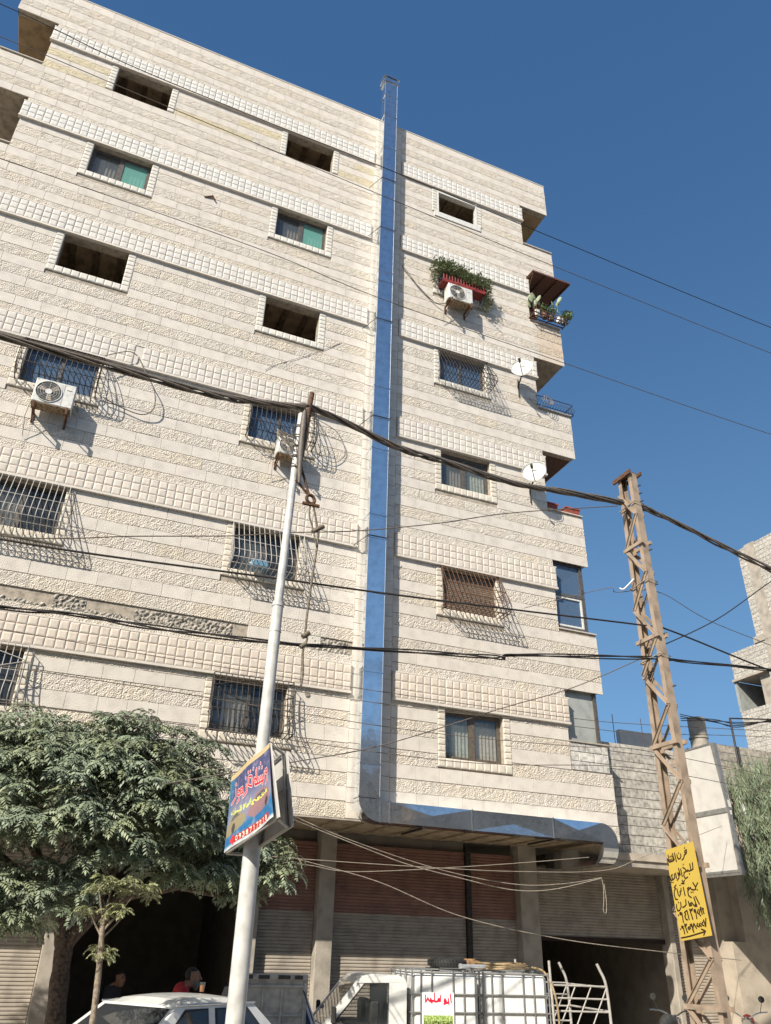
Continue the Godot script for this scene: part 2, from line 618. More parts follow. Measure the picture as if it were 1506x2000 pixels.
	part(b, "mortar_bed", bed, mats.concrete)
	# --- bands of pillow tiles with mouldings
	var tiles := []
	var pitch := 0.165
	for k in range(1, 7):
		var h := head(k)
		for side in [[BX0 - 0.04, 4.93], [5.81, BX1 + 0.04]]:
			var nt := int(round((side[1] - side[0]) / pitch))
			var p: float = (side[1] - side[0]) / nt
			for t in nt:
				for r in 3:
					var tx: float = side[0] + t * p
					var ty := h + 0.075 + r * 0.168
					if k == 3 and tx > -0.25 and tx < -0.06:
						continue
					tiles.append([tx, tx + p, ty, ty + 0.168, k])
			var md := MB.new()
			md.col = tint(false, h) * (1.05 if k > 3 else 1.0)
			md.box(V(side[0] - 0.01, h + 0.03, -0.024), V(side[1] + 0.01, h + 0.074, 0.068))
			md.box(V(side[0], h + 0.0745, -0.0245), V(side[1], h + 0.58, 0.046))
			md.box(V(side[0] - 0.01, h + 0.5805, -0.024), V(side[1] + 0.01, h + 0.605, 0.06))
			part(b, "band_moulding", md, mats.tile_stone)
	for t in tiles:
		t.append(V(t[0], t[2], 0).distance_to(eye) + (50.0 if t[0] < -1.4 else 0.0))
	tiles.sort_custom(func(a, c): return a[5] < c[5])
	var many_t := MB.new()
	i = 0
	for t in tiles:
		var m := MB.new() if i < 300 else many_t
		var f := clampf((t[4] - 1) / 4.0, 0, 1)
		var kk := rng.randf_range(0.95, 1.04)
		m.col = Color(lerpf(0.60, 0.65, f) * kk, lerpf(0.53, 0.63, f) * kk, lerpf(0.455, 0.595, f) * kk)
		m.pillow(t[0] + rng.randf_range(0.0015, 0.004), t[1] - rng.randf_range(0.0015, 0.004), t[2] + rng.randf_range(0.0006, 0.002), t[3] - rng.randf_range(0.0006, 0.002), 0.044, 0.066 + rng.randf_range(-0.002, 0.002), rng.randf_range(0.028, 0.036), rng.randf_range(0.011, 0.015))
		if i < 300:
			part(b, "band_tile", m, mats.tile_stone)
		i += 1
	meta(part(b, "band_tiles", many_t, mats.tile_stone), "pale pillow tiles of the upper bands", "", "", "stuff")
	# --- windows
	for k in range(1, 7):
		for ci in 3:
			window(b, ci, k)
	balconies(b)
	ground_floor(b)
	return b


func window(b: Node3D, ci: int, k: int):
	var xa: float = COLS[ci][0]
	var xb: float = COLS[ci][1]
	var h := head(k)
	var s := h - 0.95
	var what: String = [["dark", "dark", "slide_brown"], ["dark", "dark", "brick"], ["blue", "blue", "slide_curtain"], ["open", "open_dark", "blue"], ["slide", "slide", "blue"], ["open", "open", "open_white"]][k - 1][ci]
	var win := Node3D.new()
	win.name = "window"
	b.add_child(win, true)
	# surround of bolster blocks
	var joined := MB.new()
	var n := 8
	var list := []
	for q in n:
		var y0 := s + (h + 0.028 - s) * q / n
		var y1 := s + (h + 0.028 - s) * (q + 1) / n
		list.append([xa - JAMB, xa, y0, y1])
		list.append([xb, xb + JAMB, y0, y1])
	if k < 6:
		var m := 10
		for q in m:
			list.append([xa - JAMB + (xb - xa + 2 * JAMB) * q / m, xa - JAMB + (xb - xa + 2 * JAMB) * (q + 1) / m, s - 0.17, s])
	for q in list:
		var mb := MB.new() if k < 5 else joined
		var f := rng.randf_range(0.96, 1.05)
		mb.col = Color(0.645, 0.615, 0.555) * f if k > 3 else Color(0.62, 0.565, 0.48) * f
		var j := 0.004
		mb.pillow(q[0] + j * 0.5, q[1] - j * 0.5, q[2] + j * 0.5, q[3] - j * 0.5, -0.026, 0.016, 0.03, 0.013)
		if k < 5:
			part(win, "surround_block", mb, mats.tile_stone)
	if k >= 5:
		part(win, "surround", joined, mats.tile_stone)
	# room behind
	var room := MB.new()
	var rx0 := xa - 0.7
	var rx1 := xb + 0.7
	var ry0 := h - 1.95
	var ry1 := h + 0.40
	var rz := -3.4
	room.quad(V(rx0, ry0, rz), V(rx1, ry0, rz), V(rx1, ry1, rz), V(rx0, ry1, rz))
	room.quad(V(rx0, ry0, rz), V(rx0, ry1, rz), V(rx0, ry1, -0.226), V(rx0, ry0, -0.226))
	room.quad(V(rx1, ry0, rz), V(rx1, ry0, -0.226), V(rx1, ry1, -0.226), V(rx1, ry1, rz))
	room.quad(V(rx0, ry1, rz), V(rx1, ry1, rz), V(rx1, ry1, -0.226), V(rx0, ry1, -0.226))
	room.quad(V(rx0, ry0, -0.226), V(rx1, ry0, -0.226), V(rx1, ry0, rz), V(rx0, ry0, rz))
	var raw := what.begins_with("open")
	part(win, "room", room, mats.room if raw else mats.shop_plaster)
	if raw:
		var ribs := MB.new()
		var rx := rx0 + 0.25
		while rx < rx1 - 0.15:
			ribs.box(V(rx, ry1 - 0.07, rz), V(rx + 0.13, ry1 - 0.002, -0.23))
			rx += 0.52
		part(win, "ceiling_rib", ribs, mats.raw_rib if what != "open_white" else mats.soffit)
		if what == "open_white":
			var fr := MB.new()
			fr.box(V(xa, s, -0.12), V(xa + 0.035, h, 0.028))
			fr.box(V(xb - 0.035, s, -0.12), V(xb, h, 0.028))
			fr.box(V(xa + 0.036, h - 0.10, -0.12), V(xb - 0.036, h - 0.001, 0.02))
			fr.box(V(xa - 0.1, s - 0.19, -0.02), V(xb + 0.1, s - 0.001, 0.03))
			part(win, "frame", fr, mats.frame_white)
		return
	var fm: Material = mats.frame_brown if what == "slide_brown" else mats.frame_alu
	var z := -0.13
	var fr := MB.new()
	var t := 0.05
	fr.box(V(xa, s, z - 0.06), V(xa + t, h, z))
	fr.box(V(xb - t, s, z - 0.06), V(xb, h, z))
	fr.box(V(xa + t, s, z - 0.06), V(xb - t, s + t, z))
	fr.box(V(xa + t, h - t, z - 0.06), V(xb - t, h, z))
	var xm := (xa + xb) / 2.0
	fr.box(V(xm - 0.03, s + t, z - 0.05), V(xm + 0.03, h - t, z - 0.002))
	part(win, "frame", fr, fm)
	var glasses := {"slide": ["pane", "pane_green"], "slide_curtain": ["pane", "pane"], "slide_brown": ["pane", "pane"], "blue": ["pane_blue", "pane_blue"], "dark": ["pane", "pane_dark"], "brick": ["pane", "pane"]}
	var cloths := {"slide": ["curtain_grey", "curtain_green"], "slide_curtain": ["curtain_grey", "curtain_pale"], "slide_brown": ["curtain_pale", "curtain_cream"], "blue": ["curtain_pale", "curtain_grey"], "dark": ["curtain_grey", "curtain_dark"], "brick": ["curtain_dark", "curtain_dark"]}
	for q in 2:
		var x0 := xa + t if q == 0 else xm + 0.03
		var x1 := xm - 0.03 if q == 0 else xb - t
		var p := MB.new()
		p.box(V(x0, s + t, z - 0.036 + q * 0.012), V(x1, h - t, z - 0.030 + q * 0.012))
		part(win, "pane", p, mats[glasses[what][q]])
		var cu := MB.new()
		# curtain with folds
		var m := 14
		for e in m:
			var a := lerpf(x0, x1, float(e) / m)
			var d := lerpf(x0, x1, float(e + 1) / m)
			var za := z - 0.13 + (0.012 if e % 2 == 0 else -0.012)
			var zd := z - 0.13 + (0.012 if e % 2 == 1 else -0.012)
			cu.quad(V(a, s, za), V(d, s, zd), V(d, h - 0.1, zd), V(a, h - 0.1, za))
		part(win, "curtain", cu, mats[cloths[what][q]])
		if what.begins_with("slide"):
			var sh := MB.new()
			for e in [[x0, x0 + 0.03, s + t, h - t], [x1 - 0.03, x1, s + t, h - t], [x0 + 0.03, x1 - 0.03, s + t, s + t + 0.03], [x0 + 0.03, x1 - 0.03, h - t - 0.03, h - t]]:
				sh.box(V(e[0], e[2], z - 0.028 + q * 0.012), V(e[1], e[3], z - 0.012 + q * 0.012))
			part(win, "sash", sh, fm)
	if what == "brick":
		var bl := MB.new()
		var yy := s + 0.02
		while yy < h - 0.05:
			bl.box(V(xa + 0.01, yy, z + 0.01), V(xb - 0.01, yy + 0.034, z + 0.03))
			yy += 0.045
		part(win, "blind", bl, mats.blind_brown)


func balconies(b: Node3D):
	for side in 2:
		var xi := BX1 if side else BX0
		var xo := X1 if side else X0
		var xl := minf(xi, xo)
		var xr := maxf(xi, xo)
		for k in range(0, 7):
			# slab under storey k+1 (its underside is the top of the gap below)
			var yu: float = gap(k)[1] if k > 0 else YB
			var yp: float = gap(k + 1)[0] if k < 6 else YT
			var m := MB.new()
			m.box(V(xl + 0.001, yu + 0.002, -8.0), V(xr - 0.012, yu + 0.2, -0.227))
			m.box(V(xr - 0.13 if side else xl + 0.012, yu + 0.201, -8.0), V(xr - 0.012 if side else xl + 0.13, yp, -0.227))
			var nm: Material = mats.balcony_raw if k == 6 else mats.balcony_ceiling
			if k == 3:
				nm = mats.wood_brown
			part(b, "balcony_slab", m, nm)
			# stone edge on the outer return
			var e := MB.new()
			e.col = Color(0.58, 0.52, 0.43)
			e.box(V(xr - 0.011 if side else xl, yu, -8.0), V(xr if side else xl + 0.011, yp, -0.027))
			part(b, "balcony_side", e, mats.smooth_stone)
			if k > 0 and k < 6:
				var cp := MB.new()
				cp.col = Color(0.55, 0.50, 0.43)
				cp.box(V(xl, yp + 0.001, -0.225), V(xr + 0.01, yp + 0.025, 0.012))
				part(b, "parapet_coping", cp, mats.tile_stone)
	# parapet coping of the roof
	var rc := MB.new()
	rc.col = Color(0.6, 0.56, 0.49)
	rc.box(V(X0 - 0.01, YT + 0.001, -0.25), V(X1 + 0.01, YT + 0.03, 0.012))
	part(b, "roof_coping", rc, mats.tile_stone)
	# glazed balcony of the second storey on the right
	var f := MB.new()
	for e in [[9.87, 9.91, 8.37, 10.06], [10.63, 10.72, 8.37, 10.06], [9.912, 10.629, 9.16, 9.23], [9.912, 10.629, 8.37, 8.42], [9.912, 10.629, 9.99, 10.06]]:
		f.box(V(e[0], e[2], -0.16), V(e[1], e[3], -0.08))
	f.box(V(10.64, 8.37, -4.0), V(10.71, 8.42, -0.161))
	f.box(V(10.64, 9.99, -4.0), V(10.71, 10.06, -0.161))
	f.box(V(10.64, 8.43, -2.1), V(10.71, 9.98, -2.02))
	var glz := part(b, "balcony_glazing", f, mats.frame_alu)
	for e in [[9.915, 10.628, 9.232, 9.988], [9.915, 10.628, 8.422, 9.158]]:
		var p := MB.new()
		p.box(V(e[0], e[2], -0.125), V(e[1], e[3], -0.119))
		part(glz, "pane", p, mats.pane_blue)
	var p2 := MB.new()
	p2.box(V(10.67, 8.425, -2.0), V(10.676, 9.985, -0.165))
	part(glz, "pane", p2, mats.pane_blue)
	var wf := MB.new()
	for e in [[10.585, 10.627, 8.425, 9.155], [9.916, 10.584, 9.115, 9.155], [9.916, 10.584, 8.425, 8.465]]:
		wf.box(V(e[0], e[2], -0.118), V(e[1], e[3], -0.09))
	part(glz, "sash", wf, mats.frame_white)
	# frosted pane and block parapet of the first storey on the right
	var f1 := MB.new()
	for e in [[9.87, 9.90, 5.80, 6.96], [10.64, 10.72, 5.80, 6.96]]:
		f1.box(V(e[0], e[2], -0.16), V(e[1], e[3], -0.08))
	var g1 := part(b, "balcony_glazing", f1, mats.frame_alu)
	var fp := MB.new()
	fp.box(V(9.901, 5.80, -0.13), V(10.639, 6.96, -0.12))
	part(g1, "pane", fp, mats.frosted)
	var yy := 5.23
	var row := 0
	while yy < 5.76:
		var x := 9.87 - (0.2 if row % 2 else 0.0)
		while x < 10.83:
			var a := maxf(x, 9.87)
			var d := minf(x + 0.4, 10.83)
			if d - a > 0.05:
				var st := MB.new()
				var kk := rng.randf_range(0.9, 1.08)
				st.col = Color(0.62, 0.60, 0.56) * kk
				st.stone(a + 0.005, d - 0.005, yy + 0.005, yy + 0.185, -0.2, -0.02 + rng.randf() * 0.006, 0.008)
				part(b, "parapet_block", st, mats.block)
			x += 0.4
		yy += 0.19
		row += 1
	var lip := MB.new()
	lip.box(V(9.86, yy + 0.002, -0.21), V(10.85, yy + 0.03, 0.01))
	part(b, "parapet_block", lip, mats.concrete)
	# dark lamp ring in the brown ceiling of the third storey
	var lr := MB.new()
	lr.ring(V(10.05, gap(3)[1] - 0.004, -0.75), Vector3.UP, 0.07, 0.012, 16)
	lr.disc(V(10.05, gap(3)[1] - 0.006, -0.75), Vector3.DOWN, 0.065, 16)
	part(b, "ceiling_spotlight", lr, mats.plastic_white)
	# mounting hole, stub of timber, flat disc coloured as the shade in a pipe hole
	var hole := MB.new()
	hole.box(V(-0.2, head(3) + 0.08, 0.0), V(-0.03, head(3) + 0.57, 0.037))
	part(b, "band_cavity", hole, mats.mortar)
	var ph := MB.new()
	ph.disc(V(4.09, 6.02, 0.022), V(0, 0, 1), 0.05, 12)
	part(b, "hole_shade_disc", ph, mats.shop_plaster)
	var st2 := MB.new()
	st2.tube([V(0.52, 18.0, 0.005), V(0.66, 18.06, 0.03), V(0.74, 18.1, 0.03)], 0.02, 6)
	st2.tube([V(0.7, 18.12, 0.02), V(0.78, 17.98, 0.04)], 0.022, 6)
	part(b, "iron_stub", st2, mats.iron_rust)


func shutter(b: Node3D, called: String, x0: float, x1: float, y0: float, y1: float, z: float, red_from: float):
	var m := MB.new()
	var p := 0.056
	var yy := y0
	while yy < y1 - 0.01:
		var e := minf(yy + p, y1)
		var base := Color(0.39, 0.345, 0.29) if yy < red_from else Color(0.31, 0.17, 0.13)
		m.col = base * rng.randf_range(0.94, 1.05)
		m.quad(V(x0, yy, z), V(x1, yy, z), V(x1, yy + 0.012, z - 0.012), V(x0, yy + 0.012, z - 0.012))
		m.quad(V(x0, yy + 0.012, z - 0.012), V(x1, yy + 0.012, z - 0.012), V(x1, yy + 0.022, z + 0.004), V(x0, yy + 0.022, z + 0.004))
		m.quad(V(x0, yy + 0.022, z + 0.004), V(x1, yy + 0.022, z + 0.004), V(x1, e - 0.014, z + 0.004), V(x0, e - 0.014, z + 0.004))
		m.quad(V(x0, e - 0.014, z + 0.004), V(x1, e - 0.014, z + 0.004), V(x1, e, z), V(x0, e, z))
		yy += p
	var s := part(b, called, m, mats.shutter)
	var br := MB.new()
	br.col = Color(0.2, 0.17, 0.14)
	br.box(V(x0, y0 - 0.09, z - 0.02), V(x1, y0 - 0.001, z + 0.03))
	part(s, "bottom_rail", br, mats.iron_rust)


func ground_floor(b: Node3D):
	# soffit with joists
	var so := MB.new()
	so.box(V(X0, YB - 0.002, -1.62), V(X1, YB + 0.15, -0.0265))
	so.box(V(X0, YB + 0.0, -9.3), V(X1, YB + 0.15, -1.621))
	part(b, "soffit", so, mats.soffit)
	var x := X0 + 0.3
	while x < X1 - 0.2:
		var j := MB.new()
		j.box(V(x, YB - 0.035, -1.6), V(x + 0.07, YB - 0.0025, -0.04))
		part(b, "joist", j, mats.soffit)
		x += 0.55
	var fb := MB.new()
	fb.box(V(X0, YB - 0.03, -0.12), V(X1, YB - 0.0025, -0.002))
	part(b, "soffit_edge", fb, mats.concrete)
	# columns
	for c in [[-1.5, -1.1], [0.47, 0.93], [3.84, 3.96], [5.06, 5.38], [9.41, 9.85], [13.12, 13.26]]:
		var m := MB.new()
		m.rbox(V(c[0], 0, -1.86), V(c[1], YB - 0.003 if c[0] < 13 else 3.56, -1.55), 0.012)
		part(b, "column", m, mats.concrete)
	var pst := MB.new()
	pst.box(V(8.24, 0, -1.78), V(8.35, 3.72, -1.68))
	part(b, "shutter_post", pst, mats.iron)
	shutter(b, "roller_shutter", X0, -1.5, 0.1, 3.7, -1.75, 9.0)
	shutter(b, "roller_shutter", -1.1, 0.46, 0.1, 3.7, -1.75, 9.0)
	shutter(b, "roller_shutter", 3.965, 5.05, 0.1, 3.7, -1.75, 2.47)
	shutter(b, "roller_shutter", 5.385, 8.235, 0.1, 3.7, -1.75, 2.47)
	shutter(b, "roller_shutter", 8.355, 9.405, 0.1, 3.7, -1.75, 2.47)
	shutter(b, "roller_shutter", 9.855, 13.11, 2.25, 3.52, -1.75, 9.0)
	# shop interiors: dark rooms behind the open fronts
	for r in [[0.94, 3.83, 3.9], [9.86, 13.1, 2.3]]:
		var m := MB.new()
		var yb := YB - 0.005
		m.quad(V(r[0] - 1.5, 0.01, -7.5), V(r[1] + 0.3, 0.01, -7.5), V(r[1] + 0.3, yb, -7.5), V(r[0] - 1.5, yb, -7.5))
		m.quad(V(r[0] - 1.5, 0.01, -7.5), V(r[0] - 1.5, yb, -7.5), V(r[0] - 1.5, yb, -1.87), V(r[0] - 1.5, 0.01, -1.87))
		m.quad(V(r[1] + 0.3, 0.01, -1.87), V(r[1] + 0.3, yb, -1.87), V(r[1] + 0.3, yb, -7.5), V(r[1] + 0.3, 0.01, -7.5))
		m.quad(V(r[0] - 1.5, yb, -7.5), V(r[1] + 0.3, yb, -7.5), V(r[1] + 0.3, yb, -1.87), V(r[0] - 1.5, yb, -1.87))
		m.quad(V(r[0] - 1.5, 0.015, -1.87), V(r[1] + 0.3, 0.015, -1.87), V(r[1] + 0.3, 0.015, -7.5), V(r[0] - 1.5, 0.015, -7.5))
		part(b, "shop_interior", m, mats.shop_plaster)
	# wall above and behind the closed shutters
	for r in [[X0, -0.6], [3.97, 8.3]]:
		var bw := MB.new()
		bw.box(V(r[0], 0, -2.1), V(r[1], YB - 0.004, -1.9))
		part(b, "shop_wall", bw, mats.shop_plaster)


# ---------------------------------------------------------------- ventilation duct
const DX0 := 5.06
const DX1 := 5.46
const DZ0 := 0.05
const DZ1 := 0.36


# rectangular panel creased along its diagonals towards a raised centre
func creased(m: MB, a: Vector3, b: Vector3, c: Vector3, d: Vector3, lift: float):
	var nn := (c - a).cross(d - b).normalized()
	var o := (a + b + c + d) / 4.0 + nn * lift
	m.tri(a, b, o); m.tri(b, c, o); m.tri(c, d, o); m.tri(d, a, o)


func duct():
	var d := thing("ventilation_duct", V(0, 0, 0), "shiny galvanised sheet metal duct running up the facade and along its bottom edge", "duct")
	var ys := [4.25, 4.82, 6.52, 8.15, 9.39, 9.95, 11.63, 12.47, 13.37, 15.44, 16.78, 17.13, 18.71, 20.7, 22.11, 23.62, 24.6, 25.4]
	for i in ys.size() - 1:
		var y0: float = ys[i]
		var y1: float = ys[i + 1]
		var m := MB.new()
		var l := rng.randf_range(0.004, 0.012) * (1 if rng.randf() < 0.8 else -1)
		creased(m, V(DX0, y0, DZ1), V(DX1, y0, DZ1), V(DX1, y1, DZ1), V(DX0, y1, DZ1), l)
		creased(m, V(DX0, y0, DZ0), V(DX0, y0, DZ1), V(DX0, y1, DZ1), V(DX0, y1, DZ0), rng.randf_range(0.002, 0.012))
		creased(m, V(DX1, y0, DZ1), V(DX1, y0, DZ0), V(DX1, y1, DZ0), V(DX1, y1, DZ1), rng.randf_range(0.002, 0.012))
		creased(m, V(DX1, y0, DZ0), V(DX0, y0, DZ0), V(DX0, y1, DZ0), V(DX1, y1, DZ0), 0.005)
		part(d, "duct_section", m, mats.galvanised)
		# standing seam and flange
		var s := MB.new()
		for x in [DX0 - 0.004, DX1 - 0.008]:
			s.box(V(x, y0 + 0.02, DZ1 - 0.006), V(x + 0.008, y1 - 0.02, DZ1 + 0.004))
		part(d, "corner_seam", s, mats.galvanised_edge)
		var f := MB.new()
		f.box(V(DX0 - 0.012, y0 - 0.012, DZ0 - 0.01), V(DX1 + 0.012, y0 + 0.012, DZ1 + 0.010))
		part(d, "flange", f, mats.galvanised)
	# cap
	var cp := MB.new()
	cp.box(V(DX0 - 0.035, 25.28, DZ0 - 0.02), V(DX1 + 0.035, 25.44, DZ1 + 0.03))
	cp.box(V(DX0 - 0.06, 25.50, DZ0 - 0.05), V(DX1 + 0.06, 25.53, DZ1 + 0.05))
	for q in [[DX0, DZ0], [DX1 - 0.03, DZ0], [DX0, DZ1 - 0.03], [DX1 - 0.03, DZ1 - 0.03]]:
		cp.box(V(q[0], 25.441, q[1]), V(q[0] + 0.03, 25.499, q[1] + 0.03))
	part(d, "cap", cp, mats.galvanised)
	# bottom elbow: quarter turn to the right
	var e := MB.new()
	var ctr := V(5.48, 4.23, 0)
	var ro := 0.42
	var ri := 0.02
	var n := 9
	for i in n:
		var a0 := PI + PI / 2 * i / n
		var a1 := PI + PI / 2 * (i + 1) / n
		var o0 := ctr + V(cos(a0), sin(a0) * 0.9, 0) * ro
		var o1 := ctr + V(cos(a1), sin(a1) * 0.9, 0) * ro
		var i0 := ctr + V(cos(a0), sin(a0), 0) * ri
		var i1 := ctr + V(cos(a1), sin(a1), 0) * ri
		var zf := V(0, 0, DZ1)
		var zb := V(0, 0, DZ0)
		e.quad(o0 + zf, o1 + zf, i1 + zf, i0 + zf)
		e.quad(o0 + zb, o1 + zb, o1 + zf, o0 + zf)
		e.quad(i1 + zb, o1 + zb, o0 + zb, i0 + zb)
	part(d, "elbow", e, mats.galvanised)
	# horizontal run
	var xs := [5.48, 5.66, 7.30, 9.05, 10.17]
	for i in xs.size() - 1:
		var x0: float = xs[i]
		var x1: float = xs[i + 1]
		var y0 := lerpf(3.852, 3.83, (x0 - 5.48) / 4.7)
		var yy0 := lerpf(3.852, 3.83, (x1 - 5.48) / 4.7)
		var y1 := y0 + 0.35
		var yy1 := yy0 + 0.35
		var m := MB.new()
		creased(m, V(x0, y0, DZ1), V(x1, yy0, DZ1), V(x1, yy1, DZ1), V(x0, y1, DZ1), [0.004, 0.013, -0.013, 0.018][i])
		creased(m, V(x0, y1, DZ1), V(x1, yy1, DZ1), V(x1, yy1, DZ0), V(x0, y1, DZ0), 0.006)
		creased(m, V(x0, y0, DZ0), V(x1, yy0, DZ0), V(x1, yy0, DZ1), V(x0, y0, DZ1), 0.006)
		creased(m, V(x1, yy0, DZ0), V(x0, y0, DZ0), V(x0, y1, DZ0), V(x1, yy1, DZ0), 0.0)
		part(d, "duct_section", m, mats.galvanised)
		var f := MB.new()
		f.box(V(x0 - 0.012, y0 - 0.014, DZ0 - 0.01), V(x0 + 0.012, y1 + 0.014, DZ1 + 0.012))
		part(d, "flange", f, mats.galvanised)
	# right elbow going down
	e = MB.new()
	ctr = V(10.17, 3.83, 0)
	for i in n:
		var a0 := PI / 2 - PI / 2 * i / n
		var a1 := PI / 2 - PI / 2 * (i + 1) / n
		var o0 := ctr + V(cos(a0), sin(a0), 0) * 0.35
		var o1 := ctr + V(cos(a1), sin(a1), 0) * 0.35
		var zf := V(0, 0, DZ1)
		var zb := V(0, 0, DZ0)
		e.tri(ctr + zf, o1 + zf, o0 + zf)
		e.quad(o0 + zf, o1 + zf, o1 + zb, o0 + zb)
		e.tri(ctr + zb, o0 + zb, o1 + zb)
	part(d, "elbow", e, mats.galvanised)
	# lower elbow turning back under the soffit, then a run into the building
	e = MB.new()
	var c2 := V(0, 3.79, 0.03)
	for i in n:
		var a0 := -PI / 2 * i / n
		var a1 := -PI / 2 * (i + 1) / n
		var p0 := c2 + V(0, sin(a0) * 0.33, cos(a0) * 0.33)
		var p1 := c2 + V(0, sin(a1) * 0.33, cos(a1) * 0.33)
		e.quad(p0 + V(10.17, 0, 0), p1 + V(10.17, 0, 0), p1 + V(10.52, 0, 0), p0 + V(10.52, 0, 0))
		e.tri(c2 + V(10.17, 0, 0), p1 + V(10.17, 0, 0), p0 + V(10.17, 0, 0))
		e.tri(c2 + V(10.52, 0, 0), p0 + V(10.52, 0, 0), p1 + V(10.52, 0, 0))
	e.box(V(10.17, 3.792, 0.05), V(10.52, 3.829, 0.36))
	part(d, "elbow", e, mats.galvanised)
	e = MB.new()
	e.box(V(10.17, 3.46, -1.7), V(10.52, 3.79, 0.03))
	part(d, "duct_section", e, mats.galvanised)
	# hangers under the horizontal run, straps on the vertical run
	for x in [6.3, 9.05]:
		var h := MB.new()
		h.box(V(x, 3.80, -0.6), V(x + 0.04, 3.83, 0.38))
		part(d, "hanger", h, mats.iron)
	for y in [9.42, 12.5, 15.47, 18.74, 20.74]:
		var h := MB.new()
		h.tube([V(DX0 - 0.25, y - 0.18, 0.02), V(DX0 - 0.01, y, DZ1 - 0.02), V(DX0 - 0.01, y, DZ1 + 0.012), V(DX1 + 0.01, y + 0.01, DZ1 + 0.012), V(DX1 + 0.05, y + 0.06, DZ1)], 0.008, 5)
		part(d, "strap_wire", h, mats.iron)


# ---------------------------------------------------------------- things fixed to the wall
# proto at the origin: back plane z = 0, x centred, y = 0 at the case's bottom
func air_conditioner(at: Vector3, label: String, size := 1.0):
	var a := thing("air_conditioner", at, label, "air conditioner", "outdoor air conditioner units on the facade")
	a.scale = V(size, size, 1)
	var m := MB.new()
	m.rbox(V(-0.36, 0.0, 0.12), V(0.36, 0.54, 0.40), 0.014)
	part(a, "case", m, mats.ac_case)
	m = MB.new()
	m.disc(V(-0.10, 0.27, 0.4025), V(0, 0, 1), 0.225, 36)
	part(a, "fan_shade_disc", m, mats.ac_dark)  # flat dark disc, painting the shade inside the fan opening
	m = MB.new()
	for k in 3:
		var t := k * TAU / 3 + 0.5
		var u := V(cos(t), sin(t), 0)
		var w := V(-sin(t), cos(t), 0)
		var c := V(-0.10, 0.27, 0.406)
		m.quad(c + u * 0.05 - w * 0.02, c + u * 0.19 - w * 0.01, c + u * 0.20 + w * 0.09 + V(0, 0, 0.006), c + u * 0.06 + w * 0.05 + V(0, 0, 0.006))
	part(a, "fan_blades", m, mats.cable_pale)
	m = MB.new()
	m.disc(V(-0.10, 0.27, 0.416), V(0, 0, 1), 0.055, 20)
	m.ring(V(-0.10, 0.27, 0.41), V(0, 0, 1), 0.055, 0.008, 20)
	part(a, "fan_hub", m, mats.ac_case)
	m = MB.new()
	for r in [0.10, 0.145, 0.19]:
		m.ring(V(-0.10, 0.27, 0.418), V(0, 0, 1), r, 0.0022, 28, 4)
	m.ring(V(-0.10, 0.27, 0.408), V(0, 0, 1), 0.232, 0.009, 36, 6)
	for k in 8:
		var t := k * TAU / 8
		m.tube([V(-0.10 + cos(t) * 0.06, 0.27 + sin(t) * 0.06, 0.418), V(-0.10 + cos(t) * 0.23, 0.27 + sin(t) * 0.23, 0.41)], 0.0022, 4)
	part(a, "fan_guard", m, mats.ac_case)
	m = MB.new()
	m.box(V(0.155, 0.02, 0.4005), V(0.158, 0.52, 0.4035))
	part(a, "panel_seam", m, mats.cable_grey)
	for q in [[0.20, 0.39, 0.30, 0.405], [-0.345, 0.5, -0.31, 0.512]]:
		m = MB.new()
		m.box(V(q[0], q[1], 0.4005), V(q[2], q[3], 0.4025))
		part(a, "badge", m, mats.cable_grey)
	m = MB.new()
	m.box(V(-0.35, -0.012, 0.13), V(0.35, -0.001, 0.39))
	for x in [-0.3, -0.1, 0.1, 0.26]:
		m.box(V(x, -0.02, 0.14), V(x + 0.04, -0.0125, 0.38))
	part(a, "base_pan", m, mats.ac_base)
	for x in [-0.31, 0.27]:
		m = MB.new()
		m.box(V(x, -0.055, 0.0), V(x + 0.04, -0.021, 0.46))
		m.box(V(x + 0.001, -0.24, 0.0), V(x + 0.039, -0.056, 0.03))
		m.box(V(x + 0.002, -0.17, 0.42), V(x + 0.038, -0.056, 0.458))
		m.tube([V(x + 0.02, -0.22, 0.015), V(x + 0.02, -0.15, 0.44)], 0.012, 5)
		part(a, "bracket", m, mats.iron_rust)
	m = MB.new()
	m.tube([V(0.36, 0.1, 0.25), V(0.45, 0.05, 0.2), V(0.47, 0.15, 0.1), V(0.42, 0.35, 0.02)], 0.014, 6)
	m.tube([V(-0.36, 0.05, 0.3), V(-0.40, -0.25, 0.2), V(-0.36, -0.6, 0.04)], 0.007, 5)
	part(a, "pipe", m, mats.cable_pale)
	return a


func arc(pts: Array, n := 6) -> Array:  # smooth curve through points
	var c := Curve3D.new()
	for i in pts.size():
		var t: Vector3 = (pts[mini(i + 1, pts.size() - 1)] - pts[maxi(i - 1, 0)]) / 6.0
		c.add_point(pts[i], -t, t)
	var out := []
	for i in pts.size() - 1:
		for k in n:
			out.append(c.sample(i, float(k) / n))
	out.append(pts[pts.size() - 1])
	return out


